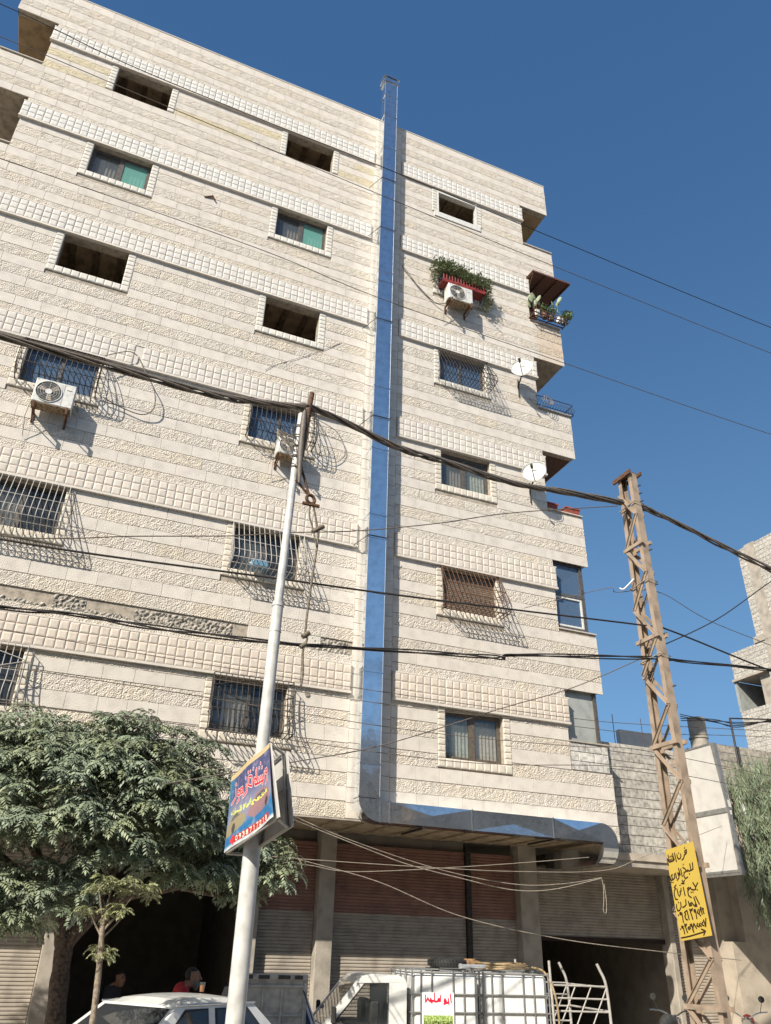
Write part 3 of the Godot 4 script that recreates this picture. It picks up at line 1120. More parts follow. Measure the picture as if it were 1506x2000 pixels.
# a window grille that bulges out towards its foot; x from xa to xb, head at h
func grille(xa: float, xb: float, h: float, style: int, m: Material, label: String, bars := 14):
	var g := thing("window_grille", V((xa + xb) / 2, h, 0), label, "window grille", "iron window grilles on the facade")
	var w := (xb - xa) / 2.0 + 0.03
	var prof: Array
	if style == 0:   # slanting out, then curling back in
		prof = [V(0, 0.02, 0.07), V(0, -0.45, 0.31), V(0, -0.70, 0.45), V(0, -0.86, 0.51), V(0, -0.97, 0.42), V(0, -0.99, 0.05)]
	elif style == 1:  # upright, then a belly
		prof = [V(0, 0.02, 0.22), V(0, -0.52, 0.27), V(0, -0.66, 0.38), V(0, -0.82, 0.51), V(0, -0.96, 0.43), V(0, -0.99, 0.05)]
	else:  # round barrel
		prof = [V(0, 0.02, 0.05), V(0, -0.12, 0.26), V(0, -0.40, 0.42), V(0, -0.70, 0.47), V(0, -0.92, 0.38), V(0, -0.98, 0.04)]
	var sm := arc(prof, 5)
	var r := 0.0085
	var bar := MB.new()
	bar.tube(sm, r, 5)
	var mesh := bar.mesh()
	for i in bars:
		var o := part(g, "bar", mesh, m)
		o.position.x = lerpf(-w, w, float(i) / (bars - 1))
	var rails := [0, 5, 11, 17, 21] if style != 1 else [0, 4, 9, 20]
	for k in rails:
		var p: Vector3 = sm[k]
		var q := MB.new()
		q.tube([V(-w, p.y, 0.0), V(-w, p.y, p.z), V(w, p.y, p.z), V(w, p.y, 0.0)], r * 0.95, 5)
		part(g, "rail", q, m)
	for s in [-w, w]:
		for f in [0.35, 0.7]:
			var q := MB.new()
			var pts := []
			for p in sm:
				pts.append(V(s, p.y, p.z * f))
			q.tube(pts, r * 0.9, 5)
			part(g, "side_bar", q, m)
	if style == 1:
		var q := MB.new()
		q.tube([V(-w, -0.22, 0.255), V(-0.05, -0.05, 0.24), V(w, -0.25, 0.255)], r, 5)
		q.tube([V(-w, -0.24, 0.255), V(0.0, -0.52, 0.285), V(w, -0.27, 0.255)], r, 5)
		part(g, "diagonal_bar", q, m)
	return g


func dish(at: Vector3, label: String):
	var d := thing("satellite_dish", at, label, "satellite dish", "satellite dishes by the balcony corner")
	var aim := V(-0.66, 0.10, 0.75).normalized()
	var u := aim.cross(Vector3.UP).normalized()
	var q := u.cross(aim)
	var m := MB.new()
	var R := 0.30
	var rings := 6
	var seg := 28
	for f in 2:
		for i in rings:
			for k in seg:
				var p := []
				for e in [[i, k], [i + 1, k], [i + 1, k + 1], [i, k + 1]]:
					var rr: float = R * e[0] / rings
					var t: float = TAU * e[1] / seg
					p.append((u * cos(t) * rr * 0.92 + q * sin(t) * rr) + aim * (rr * rr * 0.42 - 0.012 * f))
				if f == 0:
					m.quad(p[0], p[1], p[2], p[3])
				else:
					m.quad(p[3], p[2], p[1], p[0])
	part(d, "reflector", m, mats.dish)
	m = MB.new()
	m.ring(aim * 0.066, aim, R * 0.97, 0.007, 32, 5)
	part(d, "rim", m, mats.dish)
	m = MB.new()
	m.tube([-q * R * 0.9 + aim * 0.05, -q * 0.18 + aim * 0.42], 0.011, 5)
	part(d, "arm", m, mats.iron)
	m = MB.new()
	m.tube([-q * 0.18 + aim * 0.40, -q * 0.13 + aim * 0.50], 0.032, 8)
	part(d, "receiver", m, mats.cable_grey)
	m = MB.new()
	m.tube([-aim * 0.02, -aim * 0.12, V(0.10, -0.28, -at.z + 0.02)], 0.018, 6)
	m.tube([V(0.10, -0.05, -at.z + 0.03), V(0.10, -0.62, -at.z + 0.03)], 0.016, 6)
	part(d, "mount", m, mats.iron)
	m = MB.new()
	m.box(V(-0.1, 0.05, 0.0), V(0.05, 0.063, 0.002), Transform3D(Basis(u, q, aim), aim * 0.012))
	part(d, "printed_mark", m, mats.cable_grey)


func leaf_bunch(n: int, spread: Vector3, size: float, base: Color, droop := 0.3) -> MB:
	var m := MB.new()
	for i in n:
		var t := rng.randf() * TAU
		var p := V(rng.randf_range(-1, 1) * spread.x, rng.randf_range(-1, 1) * spread.y, rng.randf_range(-1, 1) * spread.z)
		var d := V(cos(t), rng.randf_range(-droop, 0.8), sin(t)).normalized()
		var w := d.cross(V(rng.randf_range(-1, 1), 1, rng.randf_range(-1, 1))).normalized()
		var l := size * rng.randf_range(0.6, 1.3)
		m.col = base * rng.randf_range(0.7, 1.35)
		var q := d.cross(w) * l * 0.12
		m.quad(p, p + d * l * 0.5 - w * l * 0.2 + q, p + d * l, p + d * l * 0.5 + w * l * 0.2 + q)
	return m


func flower_box():
	# under the fifth-storey window of the right column
	var f := thing("flower_box", V(7.56, 17.55, 0), "red slatted flower box with green plants under a fifth-floor window", "flower box")
	var m := MB.new()
	m.box(V(-0.64, 0.0, 0.06), V(0.64, 0.03, 0.36))
	m.box(V(-0.64, 0.031, 0.34), V(0.64, 0.10, 0.36))
	m.box(V(-0.64, 0.031, 0.06), V(-0.62, 0.10, 0.339))
	m.box(V(0.62, 0.031, 0.06), V(0.64, 0.10, 0.339))
	part(f, "tray", m, mats.red_paint)
	for i in 15:
		m = MB.new()
		m.rbox(V(-0.63 + i * 0.087, 0.101, 0.342), V(-0.595 + i * 0.087, 0.27, 0.358), 0.004)
		part(f, "slat", m, mats.red_paint)
	for s in [-1, 1]:
		m = MB.new()
		for i in 4:
			m.tube([V(s * 0.65, 0.03 + i * 0.08, 0.02), V(s * 0.65, 0.03 + i * 0.08, 0.36)], 0.006, 4)
		m.tube([V(s * 0.6, -0.25, 0.01), V(s * 0.6, 0.0, 0.34)], 0.009, 4)
		part(f, "bracket", m, mats.iron)
	for i in 9:
		var c := V(-0.72 + i * 0.18, 0.40 + rng.randf_range(-0.05, 0.1) + (0.14 if i < 5 else 0.0), 0.27)
		var bn := leaf_bunch(330, V(0.17, 0.2, 0.18), 0.085, Color(0.19, 0.225, 0.115), 0.7)
		var o := part(f, "plant", bn, mats.leaf)
		o.position = c
	for i in 4:
		var c: Array = [[0.72, 0.12], [-0.78, 0.22], [0.84, 0.0], [0.78, -0.22]][i]
		var o := part(f, "trailing_plant", leaf_bunch(130, V(0.11, 0.2, 0.14), 0.07, Color(0.17, 0.18, 0.09), 0.9), mats.leaf)
		o.position = V(c[0], c[1], 0.2)


func cactus_pads(parent: Node, at: Vector3, n: int, h: float):
	for i in n:
		var t := rng.randf_range(-0.5, 0.5)
		var y := rng.randf_range(0.0, h)
		var m := MB.new()
		m.col = Color(0.26, 0.31, 0.19) * rng.randf_range(0.8, 1.25)
		var c := at + V(rng.randf_range(-0.14, 0.14), y, rng.randf_range(-0.08, 0.08))
		var b := Basis(Vector3.UP, rng.randf_range(-0.8, 0.8)) * Basis(Vector3.FORWARD, t)
		var rows := 6
		var pr := []
		for j in rows + 1:
			var a := PI * j / rows
			pr.append([-cos(a) * 0.13, sin(a) * 0.055])
		for j in rows:
			for s in 8:
				var a0 := TAU * s / 8
				var a1 := TAU * (s + 1) / 8
				var p := []
				for e in [[j, a0], [j, a1], [j + 1, a1], [j + 1, a0]]:
					var q: Array = pr[e[0]]
					p.append(c + b * V(cos(e[1]) * q[1], q[0] + 0.13, sin(e[1]) * q[1] * 0.35))
				m.quad(p[3], p[2], p[1], p[0])
		part(parent, "cactus_pad", m, mats.leaf)


func balcony_things():
	# fifth storey: awning, rack with potted plants
	var a := thing("balcony_awning", V(9.87, 19.05, 0), "brown sheet awning over the fifth-floor corner balcony", "awning")
	var m := MB.new()
	m.hexa([V(-0.02, 0.42, -2.0), V(1.28, 0.42, -2.0), V(1.28, 0.45, -2.0), V(-0.02, 0.45, -2.0), V(-0.02, 0.14, 0.34), V(1.28, 0.14, 0.34), V(1.28, 0.17, 0.34), V(-0.02, 0.17, 0.34)])
	part(a, "sheet", m, mats.awning)
	m = MB.new()
	for x in [0.0, 0.42, 0.84, 1.24]:
		m.hexa([V(x, 0.38, -2.0), V(x + 0.03, 0.38, -2.0), V(x + 0.03, 0.418, -2.0), V(x, 0.418, -2.0), V(x, 0.10, 0.33), V(x + 0.03, 0.10, 0.33), V(x + 0.03, 0.138, 0.33), V(x, 0.138, 0.33)])
	m.tube([V(0.02, -0.25, 0.0), V(0.02, 0.12, 0.32)], 0.012, 5)
	part(a, "rafter", m, mats.iron_rust)
	m = MB.new()
	for i in 22:
		var x := -0.02 + i * 0.0595
		m.box(V(x, 0.125, 0.341), V(x + 0.045, 0.185, 0.35))
	part(a, "valance", m, mats.awning)
	var r := thing("plant_rack", V(9.87, 17.66, 0), "rusty iron rack with potted cacti outside the fifth-floor balcony", "plant rack")
	m = MB.new()
	for z in [0.02, 0.14, 0.26]:
		m.box(V(-0.06, -0.02, z), V(1.06, 0.0, z + 0.03))
	for x in [-0.06, 0.5, 1.04]:
		m.box(V(x, -0.045, 0.0), V(x + 0.025, -0.021, 0.3))
	m.tube([V(-0.05, 0.0, 0.29), V(-0.05, 0.42, 0.29), V(-0.05, 0.42, 0.0)], 0.01, 5)
	m.tube([V(0.03, 0.0, 0.29), V(0.03, 0.40, 0.29)], 0.008, 5)
	m.box(V(-0.06, 0.11, 0.282), V(1.06, 0.13, 0.295))
	part(r, "shelf", m, mats.iron_rust)
	var pots := [[0.14, "plastic_white", 0.085], [0.38, "wood_brown", 0.1], [0.60, "cable_grey", 0.1], [0.84, "plastic_white", 0.08], [1.0, "ac_dark", 0.075]]
	for i in pots.size():
		var q: Array = pots[i]
		var pt := thing("potted_plant", V(9.87 + q[0], 17.661, 0.15), ["prickly pear in a white pot at the left end of the balcony rack", "bushy plant in a brown pot on the balcony rack", "low green plant in a grey pot on the balcony rack", "cactus in a white pot near the right end of the balcony rack", "leafy plant in a black pot overhanging the rack's right end"][i], "potted plant", "potted plants on the balcony rack")
		m = MB.new()
		m.tube([V(0, 0, 0), V(0, 0.2, 0)], [q[2] * 0.75, q[2]], 12)
		part(pt, "pot", m, mats[q[1]])
		if i == 0:
			cactus_pads(pt, V(-0.04, 0.2, 0), 9, 0.45)
		elif i == 3:
			cactus_pads(pt, V(0.0, 0.25, 0), 6, 0.5)
		else:
			var bn := leaf_bunch(200, V(0.16, 0.10, 0.14), 0.11 if i == 4 else 0.07, Color(0.16, 0.22, 0.09), 0.2)
			var o := part(pt, "foliage", bn, mats.leaf)
			o.position = V(0.1 if i == 4 else 0.0, 0.3, 0.03)
	# fourth storey railing
	var g := thing("balcony_railing", V(9.87, 14.51, 0), "low black iron railing on the fourth-floor corner balcony", "railing")
	m = MB.new()
	m.tube([V(-0.1, 0.33, 0.05), V(1.06, 0.33, 0.05), V(1.06, 0.33, -2.0)], 0.012, 5)
	m.tube([V(-0.1, 0.03, 0.05), V(1.06, 0.03, 0.05), V(1.06, 0.03, -2.0)], 0.012, 5)
	part(g, "rail", m, mats.iron)
	for i in 15:
		m = MB.new()
		var x := -0.09 + i * 0.08
		m.tube(arc([V(x, 0.33, 0.05), V(x + 0.01, 0.20, 0.07), V(x, 0.08, 0.15), V(x, 0.03, 0.05)], 3), 0.007, 4)
		part(g, "baluster", m, mats.iron)
	for i in 16:
		m = MB.new()
		var z := -0.05 - i * 0.12
		m.tube(arc([V(1.06, 0.33, z), V(1.09, 0.20, z), V(1.15, 0.08, z), V(1.06, 0.03, z)], 3), 0.007, 4)
		part(g, "baluster", m, mats.iron)
	m = MB.new()
	for k in 3:
		m.ring(V(0.12 + k * 0.04, 0.14 - k * 0.02, 0.19 + k * 0.02), V(0.2, 0.1, 1), 0.16 - k * 0.02, 0.007, 20, 5)
	m.tube(arc([V(-0.3, 0.2, 0.03), V(-0.15, -0.02, 0.05), V(0.1, -0.03, 0.15), V(0.12, -0.1, 0.02)], 5), 0.007, 5)
	solo("cable_coil", m, mats.cable_pale, "coil of pale cable hung on the fourth-floor balcony railing", "cable coil").position = V(9.87, 14.51, 0)
	# third storey planters
	for i in 2:
		var x: float = [9.9, 10.42][i]
		m = MB.new()
		var w: float = [0.3, 0.42][i]
		m.hexa([V(0.03, 0.0, -0.17), V(w - 0.03, 0.0, -0.17), V(w, 0.2, -0.2), V(0, 0.2, -0.2), V(0.03, 0.0, 0.05), V(w - 0.03, 0.0, 0.05), V(w, 0.2, 0.08), V(0, 0.2, 0.08)])
		var p := thing("planter_box", V(x, 11.427, -0.12), ["smaller red planter box beside the wall on the third-floor balcony parapet", "larger red planter box at the outer end of the third-floor balcony parapet"][i], "planter", "red planter boxes on the balcony parapet")
		part(p, "trough", m, mats.terracotta)
		m = MB.new()
		m.box(V(-0.012, 0.17, -0.212), V(w + 0.012, 0.205, 0.092))
		part(p, "rim", m, mats.terracotta)


func wall_things():
	air_conditioner(V(-1.44, 10.70, 0), "white air conditioner under the left column's third-floor grille, casting a large shadow")
	air_conditioner(V(3.24, 10.88, 0), "white air conditioner under the middle grille, half hidden by the steel pole", 0.8)
	air_conditioner(V(7.42, 16.96, 0), "white air conditioner directly below the red flower box")
	grille(-2.2, -0.78, head(3), 2, mats.iron, "black barrel-shaped grille over blue glass, above the leftmost air conditioner", 15)
	grille(-2.2, -0.78, head(2), 0, mats.iron_white, "pale slanting grille at the left picture edge, second storey", 15)
	grille(-2.2, -0.78, head(1), 1, mats.iron_white, "pale grille at the left picture edge just above the tree", 15)
	grille(2.34, 3.74, head(3), 2, mats.iron, "black barrel-shaped grille over blue glass, behind the top of the steel pole", 15)
	grille(2.34, 3.74, head(2), 0, mats.iron_white, "pale slanting grille with a blue jerrycan inside, behind the steel pole", 15)
	grille(2.34, 3.74, head(1), 1, mats.iron, "grille with crossing diagonal bars above the blue advertising sign", 15)
	grille(6.93, 8.30, head(4), 0, mats.iron, "dark slanting grille below the flower box's air conditioner", 16)
	grille(6.93, 8.30, head(2), 0, mats.iron_rust, "brown slanting grille over closed slatted blinds, right column", 14)
	flower_box()
	balcony_things()
	dish(V(9.16, 15.25, 0.42), "upper white satellite dish beside the fourth-floor corner balcony")
	dish(V(9.26, 12.05, 0.42), "lower white satellite dish beside the third-floor corner balcony")
	# jerrycan in the grille
	var m := MB.new()
	var j := thing("jerrycan", V(2.72, head(2) - 0.93, 0.1), "blue plastic jerrycan lying inside a window grille", "jerrycan")
	m.rbox(V(0, 0.0, -0.02), V(0.34, 0.17, 0.16), 0.03)
	part(j, "body", m, mat("jerry_blue", Color(0.13, 0.27, 0.40), 0.4))
	m = MB.new()
	m.tube([V(-0.05, 0.08, 0.07), V(0.01, 0.08, 0.07)], 0.025, 8)
	part(j, "cap", m, mats.plastic_white)


const INK_YELLOW = [[0.746,0.068,0.695,0.072,0.673,0.092,0.726,0.101,0.746,0.084,0.744,0.071],[0.735,0.101,0.698,0.113,0.638,0.117],[0.698,0.041,0.696,0.045],[0.649,0.115,0.627,0.134,0.585,0.155,0.532,0.162],[0.524,0.095,0.517,0.123,0.477,0.141,0.417,0.141,0.389,0.122,0.388,0.09],[0.459,0.077,0.457,0.081],[0.313,0.063,0.327,0.161],[0.233,0.062,0.262,0.135,0.217,0.143,0.084,0.146],[0.222,0.14,0.223,0.118],[0.173,0.142,0.17,0.119],[0.124,0.143,0.12,0.12],[0.176,0.08,0.174,0.083],[0.132,0.088,0.13,0.092],[0.206,0.094,0.204,0.098],[0.069,0.063,0.078,0.145,0.031,0.111,0.007,0.099,-0.015,0.113,0.032,0.128],[0.016,0.12,0.019,0.178],[0.866,0.227,0.847,0.292,0.802,0.299],[0.773,0.23,0.773,0.301,0.704,0.304,0.669,0.285,0.65,0.301,0.61,0.288],[0.512,0.245,0.576,0.266,0.616,0.295,0.524,0.304,0.494,0.338,0.53,0.372,0.622,0.362],[0.547,0.213,0.545,0.216],[0.7,0.332,0.698,0.335],[0.428,0.255,0.436,0.339],[0.357,0.242,0.377,0.315,0.315,0.314,0.302,0.287,0.361,0.301],[0.333,0.317,0.306,0.345,0.237,0.363],[0.225,0.283,0.223,0.338],[0.173,0.287,0.17,0.327,0.1,0.345],[0.102,0.29,0.061,0.292,0.076,0.318,0.081,0.343,0.029,0.348,0.012,0.319,0.003,0.305],[0.023,0.368,0.026,0.371],[0.074,0.372,0.077,0.375],[0.906,0.447,0.816,0.485,0.788,0.466],[0.754,0.433,0.812,0.485,0.802,0.507,0.741,0.511],[0.85,0.516,0.848,0.519],[0.741,0.511,0.658,0.498,0.643,0.477,0.589,0.49,0.554,0.501,0.539,0.48,0.582,0.471],[0.533,0.505,0.53,0.555,0.606,0.581],[0.636,0.527,0.638,0.53],[0.697,0.529,0.699,0.532],[0.403,0.456,0.415,0.545],[0.411,0.379,0.43,0.411,0.487,0.386],[0.369,0.411,0.454,0.419],[0.314,0.461,0.308,0.487,0.258,0.491,0.273,0.513,0.211,0.538],[0.305,0.423,0.302,0.426],[0.173,0.455,0.183,0.521],[0.16,0.411,0.091,0.43,0.13,0.445,0.071,0.464,0.044,0.51,0.064,0.559,0.129,0.564],[0.751,0.581,0.822,0.665],[0.694,0.585,0.72,0.677,0.655,0.675,0.59,0.634,0.531,0.641,0.573,0.661,0.496,0.662],[0.732,0.667,0.691,0.661,0.686,0.681,0.731,0.681],[0.484,0.614,0.5,0.662],[0.405,0.591,0.393,0.642,0.316,0.661,0.26,0.66],[0.218,0.605,0.21,0.651,0.133,0.685,0.067,0.684,0.049,0.651,0.059,0.617],[0.146,0.599,0.144,0.602],[0.061,0.73,0.067,0.733],[0.179,0.717,0.139,0.706,0.119,0.724,0.161,0.733,0.197,0.718,0.194,0.816],[0.353,0.707,0.29,0.719,0.322,0.741,0.276,0.757,0.3,0.792,0.342,0.798],[0.382,0.703,0.398,0.796],[0.478,0.696,0.519,0.804],[0.486,0.719,0.529,0.702,0.538,0.717,0.57,0.695],[0.66,0.728,0.615,0.736,0.61,0.716,0.653,0.711,0.66,0.728,0.652,0.805],[0.755,0.719,0.706,0.748,0.763,0.768,0.786,0.786],[0.778,0.75,0.843,0.7,0.848,0.772],[0.888,0.712,0.91,0.77],[0.922,0.721,0.927,0.723],[0.051,0.877,0.057,0.88],[0.152,0.854,0.108,0.852,0.105,0.871,0.153,0.868,0.152,0.854,0.167,0.934],[0.218,0.837,0.263,0.926],[0.214,0.858,0.245,0.844,0.255,0.856,0.284,0.84],[0.35,0.872,0.307,0.883,0.332,0.901,0.384,0.89,0.359,0.873],[0.444,0.851,0.402,0.853,0.405,0.87,0.447,0.867,0.444,0.851,0.47,0.936],[0.448,0.91,0.523,0.848,0.58,0.902],[0.645,0.855,0.605,0.877,0.674,0.892],[0.73,0.858,0.685,0.874,0.744,0.891],[0.82,0.853,0.765,0.871,0.83,0.891],[0.854,0.834,0.883,0.9,0.935,0.823],[0.028,0.969,0.291,0.968,0.789,0.952],[0.733,0.92,0.845,0.945,0.769,0.982]]
const INK_RED = [[0.901,0.321,0.869,0.32,0.875,0.364,0.916,0.38,0.907,0.325],[0.916,0.38,0.92,0.457,0.87,0.499],[0.841,0.332,0.842,0.41,0.79,0.462],[0.81,0.428,0.745,0.418,0.641,0.405],[0.8,0.413,0.792,0.356],[0.762,0.409,0.753,0.347],[0.727,0.403,0.717,0.34],[0.768,0.163,0.767,0.171],[0.739,0.21,0.738,0.218],[0.794,0.236,0.793,0.244],[0.673,0.347,0.634,0.305,0.635,0.392,0.694,0.407,0.673,0.347],[0.669,0.223,0.673,0.347],[0.619,0.165,0.618,0.173],[0.682,0.201,0.682,0.21],[0.58,0.252,0.522,0.228,0.505,0.339,0.574,0.386,0.591,0.32,0.573,0.248],[0.509,0.161,0.508,0.17],[0.557,0.17,0.557,0.178],[0.462,0.315,0.478,0.409,0.391,0.446],[0.447,0.21,0.447,0.219],[0.372,0.305,0.311,0.301,0.33,0.378,0.389,0.381,0.364,0.301],[0.313,0.341,0.279,0.294,0.232,0.289,0.245,0.354,0.292,0.377,0.279,0.294],[0.292,0.377,0.303,0.428,0.23,0.446],[0.154,0.239,0.186,0.352,0.07,0.4],[0.154,0.161,0.155,0.17]]
const INK_LIME = [[0.901,0.595,0.865,0.596,0.899,0.623,0.839,0.614],[0.817,0.591,0.824,0.621,0.784,0.61],[0.78,0.575,0.785,0.625],[0.761,0.585,0.762,0.625,0.722,0.613],[0.719,0.592,0.676,0.594,0.709,0.622,0.65,0.612,0.615,0.584,0.576,0.597,0.599,0.627,0.562,0.621],[0.547,0.539,0.551,0.604],[0.527,0.561,0.519,0.593,0.487,0.586,0.499,0.608,0.467,0.612],[0.454,0.551,0.461,0.602],[0.434,0.562,0.407,0.561,0.434,0.59,0.401,0.59,0.421,0.619],[0.359,0.539,0.375,0.606],[0.338,0.538,0.352,0.599,0.299,0.584,0.256,0.57,0.213,0.567],[0.195,0.506,0.214,0.579],[0.188,0.536,0.196,0.572,0.163,0.574],[0.14,0.507,0.131,0.552,0.093,0.548,0.08,0.515]]
const INK_TANK = [[0.894,0.031,0.922,0.178],[0.83,0.116,0.844,0.178,0.773,0.194,0.759,0.147,0.716,0.116,0.695,0.163,0.759,0.178,0.73,0.209,0.688,0.209],[0.844,0.209,0.847,0.216],[0.586,0.054,0.574,0.163,0.546,0.116,0.532,0.163,0.504,0.116,0.496,0.163,0.404,0.171],[0.39,-0.008,0.39,0.155,0.305,0.155,0.262,0.116,0.255,0.163,0.206,0.147,0.177,0.101,0.149,0.14,0.106,0.178,0.099,0.054],[0.284,0.178,0.287,0.184],[0.312,0.178,0.315,0.184]]


# ---------------------------------------------------------------- printed pictures (flat print on signs)
func ink(im: Image, strokes: Array, c: Color, w: float, off := Vector2.ZERO):
	var sx := im.get_width()
	var sy := im.get_height()
	var r := int(w)
	for s in strokes:
		for i in range(0, s.size() - 2, 2):
			var a := Vector2(s[i] * sx, s[i + 1] * sy)
			var b := Vector2(s[i + 2] * sx, s[i + 3] * sy)
			var n := int(a.distance_to(b) / 1.5) + 1
			for k in n + 1:
				var p := a.lerp(b, float(k) / n) + off
				for dy in range(-r, r + 1):
					var hw := int(sqrt(maxf(0.0, w * w - dy * dy)))
					im.fill_rect(Rect2i(int(p.x) - hw, int(p.y) + dy, 2 * hw + 1, 1), c)


const DIGITS := {
	"0": [[0.5, 0, 0.1, 0.25, 0.1, 0.75, 0.5, 1, 0.9, 0.75, 0.9, 0.25, 0.5, 0]], "9": [[0.85, 0.35, 0.5, 0.5, 0.15, 0.3, 0.4, 0, 0.85, 0.15, 0.85, 0.6, 0.5, 1]],
	"3": [[0.1, 0.05, 0.6, 0, 0.85, 0.25, 0.45, 0.48, 0.9, 0.7, 0.6, 1, 0.1, 0.95]], "8": [[0.5, 0.48, 0.15, 0.25, 0.5, 0, 0.85, 0.25, 0.5, 0.48, 0.1, 0.75, 0.5, 1, 0.9, 0.75, 0.5, 0.48]],
	"7": [[0.1, 0, 0.9, 0, 0.4, 1]], "1": [[0.3, 0.15, 0.55, 0, 0.55, 1]], "2": [[0.1, 0.2, 0.5, 0, 0.85, 0.25, 0.1, 1, 0.9, 1]]}


func digits(im: Image, text: String, a: Vector2, b: Vector2, h: float, c: Color, w: float):
	var n := text.length()
	for i in n:
		var o := a.lerp(b, float(i) / n)
		var wd := (b.x - a.x) / n * 0.72
		var slope := (b.y - a.y) / (b.x - a.x)
		var list := []
		for s in DIGITS[text[i]]:
			var q := []
			for k in range(0, s.size(), 2):
				q.append(o.x + s[k] * wd)
				q.append(o.y + s[k] * wd * slope + s[k + 1] * h)
			list.append(q)
		ink(im, list, c, w)


func print_mat(key: String, im: Image) -> StandardMaterial3D:
	var m := StandardMaterial3D.new()
	m.resource_name = key
	m.albedo_texture = ImageTexture.create_from_image(im)
	m.roughness = 0.45
	return m


func yellow_print() -> Material:
	var im := Image.create(400, 880, false, Image.FORMAT_RGB8)
	im.fill(Color(0.69, 0.595, 0.27))
	ink(im, INK_YELLOW, Color(0.17, 0.10, 0.03), 7.5)
	return print_mat("yellow_print", im)


func banner_print() -> Material:
	var W := 640
	var Hh := 400
	var im := Image.create(W, Hh, false, Image.FORMAT_RGB8)
	var nz := FastNoiseLite.new()
	nz.seed = 3
	nz.frequency = 0.012
	for y in Hh:
		for x in W:
			var u := float(x) / W
			var t := float(y) / Hh
			var c := Color(0.29, 0.30, 0.46).lerp(Color(0.54, 0.54, 0.63), smoothstep(0.25, 0.6, t))
			c = c.lerp(Color(0.20, 0.52, 0.66), smoothstep(0.25, 0.0, u + 0.25 * t) * 0.9)
			c = c.lerp(Color(0.17, 0.43, 0.64), smoothstep(0.68, 0.84, t + 0.1 * (u - 0.5)))
			c = c.lerp(Color(0.80, 0.84, 0.84), smoothstep(0.93, 0.98, t))
			c = c.lerp(Color(0.62, 0.60, 0.66), clampf(nz.get_noise_2d(x, y) * 1.2, 0, 0.6))
			im.set_pixel(x, y, c)
	# two plain cars
	var shape := func(pts: Array, c: Color):
		var poly := PackedVector2Array()
		var lo := Vector2(9, 9)
		var hi := Vector2(-9, -9)
		for k in range(0, pts.size(), 2):
			poly.append(Vector2(pts[k], pts[k + 1]))
			lo = lo.min(poly[poly.size() - 1])
			hi = hi.max(poly[poly.size() - 1])
		for y in range(int(lo.y * Hh), int(hi.y * Hh)):
			for x in range(maxi(0, int(lo.x * W)), mini(W, int(hi.x * W))):
				if Geometry2D.is_point_in_polygon(Vector2(float(x) / W, float(y) / Hh), poly):
					im.set_pixel(x, y, im.get_pixel(x, y).lerp(c, 0.85))
	shape.call([0.0, 0.74, 0.05, 0.66, 0.14, 0.58, 0.28, 0.57, 0.36, 0.64, 0.44, 0.68, 0.45, 0.76, 0.38, 0.80, 0.1, 0.83, 0.0, 0.82], Color(0.62, 0.56, 0.42))
	shape.call([0.09, 0.655, 0.15, 0.60, 0.26, 0.59, 0.33, 0.645], Color(0.36, 0.37, 0.38))
	shape.call([0.14, 0.75, 0.17, 0.70, 0.21, 0.70, 0.24, 0.75, 0.21, 0.83, 0.17, 0.83], Color(0.26, 0.25, 0.25))
	shape.call([0.48, 0.72, 0.54, 0.62, 0.66, 0.52, 0.82, 0.51, 0.94, 0.60, 0.97, 0.70, 0.9, 0.78, 0.6, 0.80], Color(0.62, 0.46, 0.46))
	shape.call([0.60, 0.61, 0.68, 0.545, 0.80, 0.54, 0.88, 0.605], Color(0.34, 0.32, 0.38))
	shape.call([0.84, 0.72, 0.87, 0.68, 0.91, 0.68, 0.92, 0.74, 0.88, 0.79, 0.85, 0.78], Color(0.27, 0.22, 0.23))
	im.fill_rect(Rect2i(0, 0, W, int(Hh * 0.07)), Color(0.78, 0.70, 0.53))
	ink(im, INK_RED, Color(0.93, 0.88, 0.88), 8.5)
	ink(im, INK_RED, Color(0.80, 0.12, 0.14), 5.0)
	ink(im, INK_LIME, Color(0.86, 0.90, 0.42), 3.6)
	# arrow with the telephone number
	ink(im, [[0.22, 0.918, 0.9, 0.93]], Color(0.72, 0.22, 0.2), 16)
	for k in 20:
		var x := 0.13 + 0.09 * k / 20.0
		ink(im, [[x, 0.905 - 0.075 * k / 20.0, x, 0.905 + 0.075 * k / 20.0]], Color(0.85, 0.25, 0.26), 2)
	digits(im, "0938717218", Vector2(0.26, 0.89), Vector2(0.9, 0.905), 0.055, Color(0.95, 0.93, 0.86), 2.6)
	return print_mat("banner_print", im)


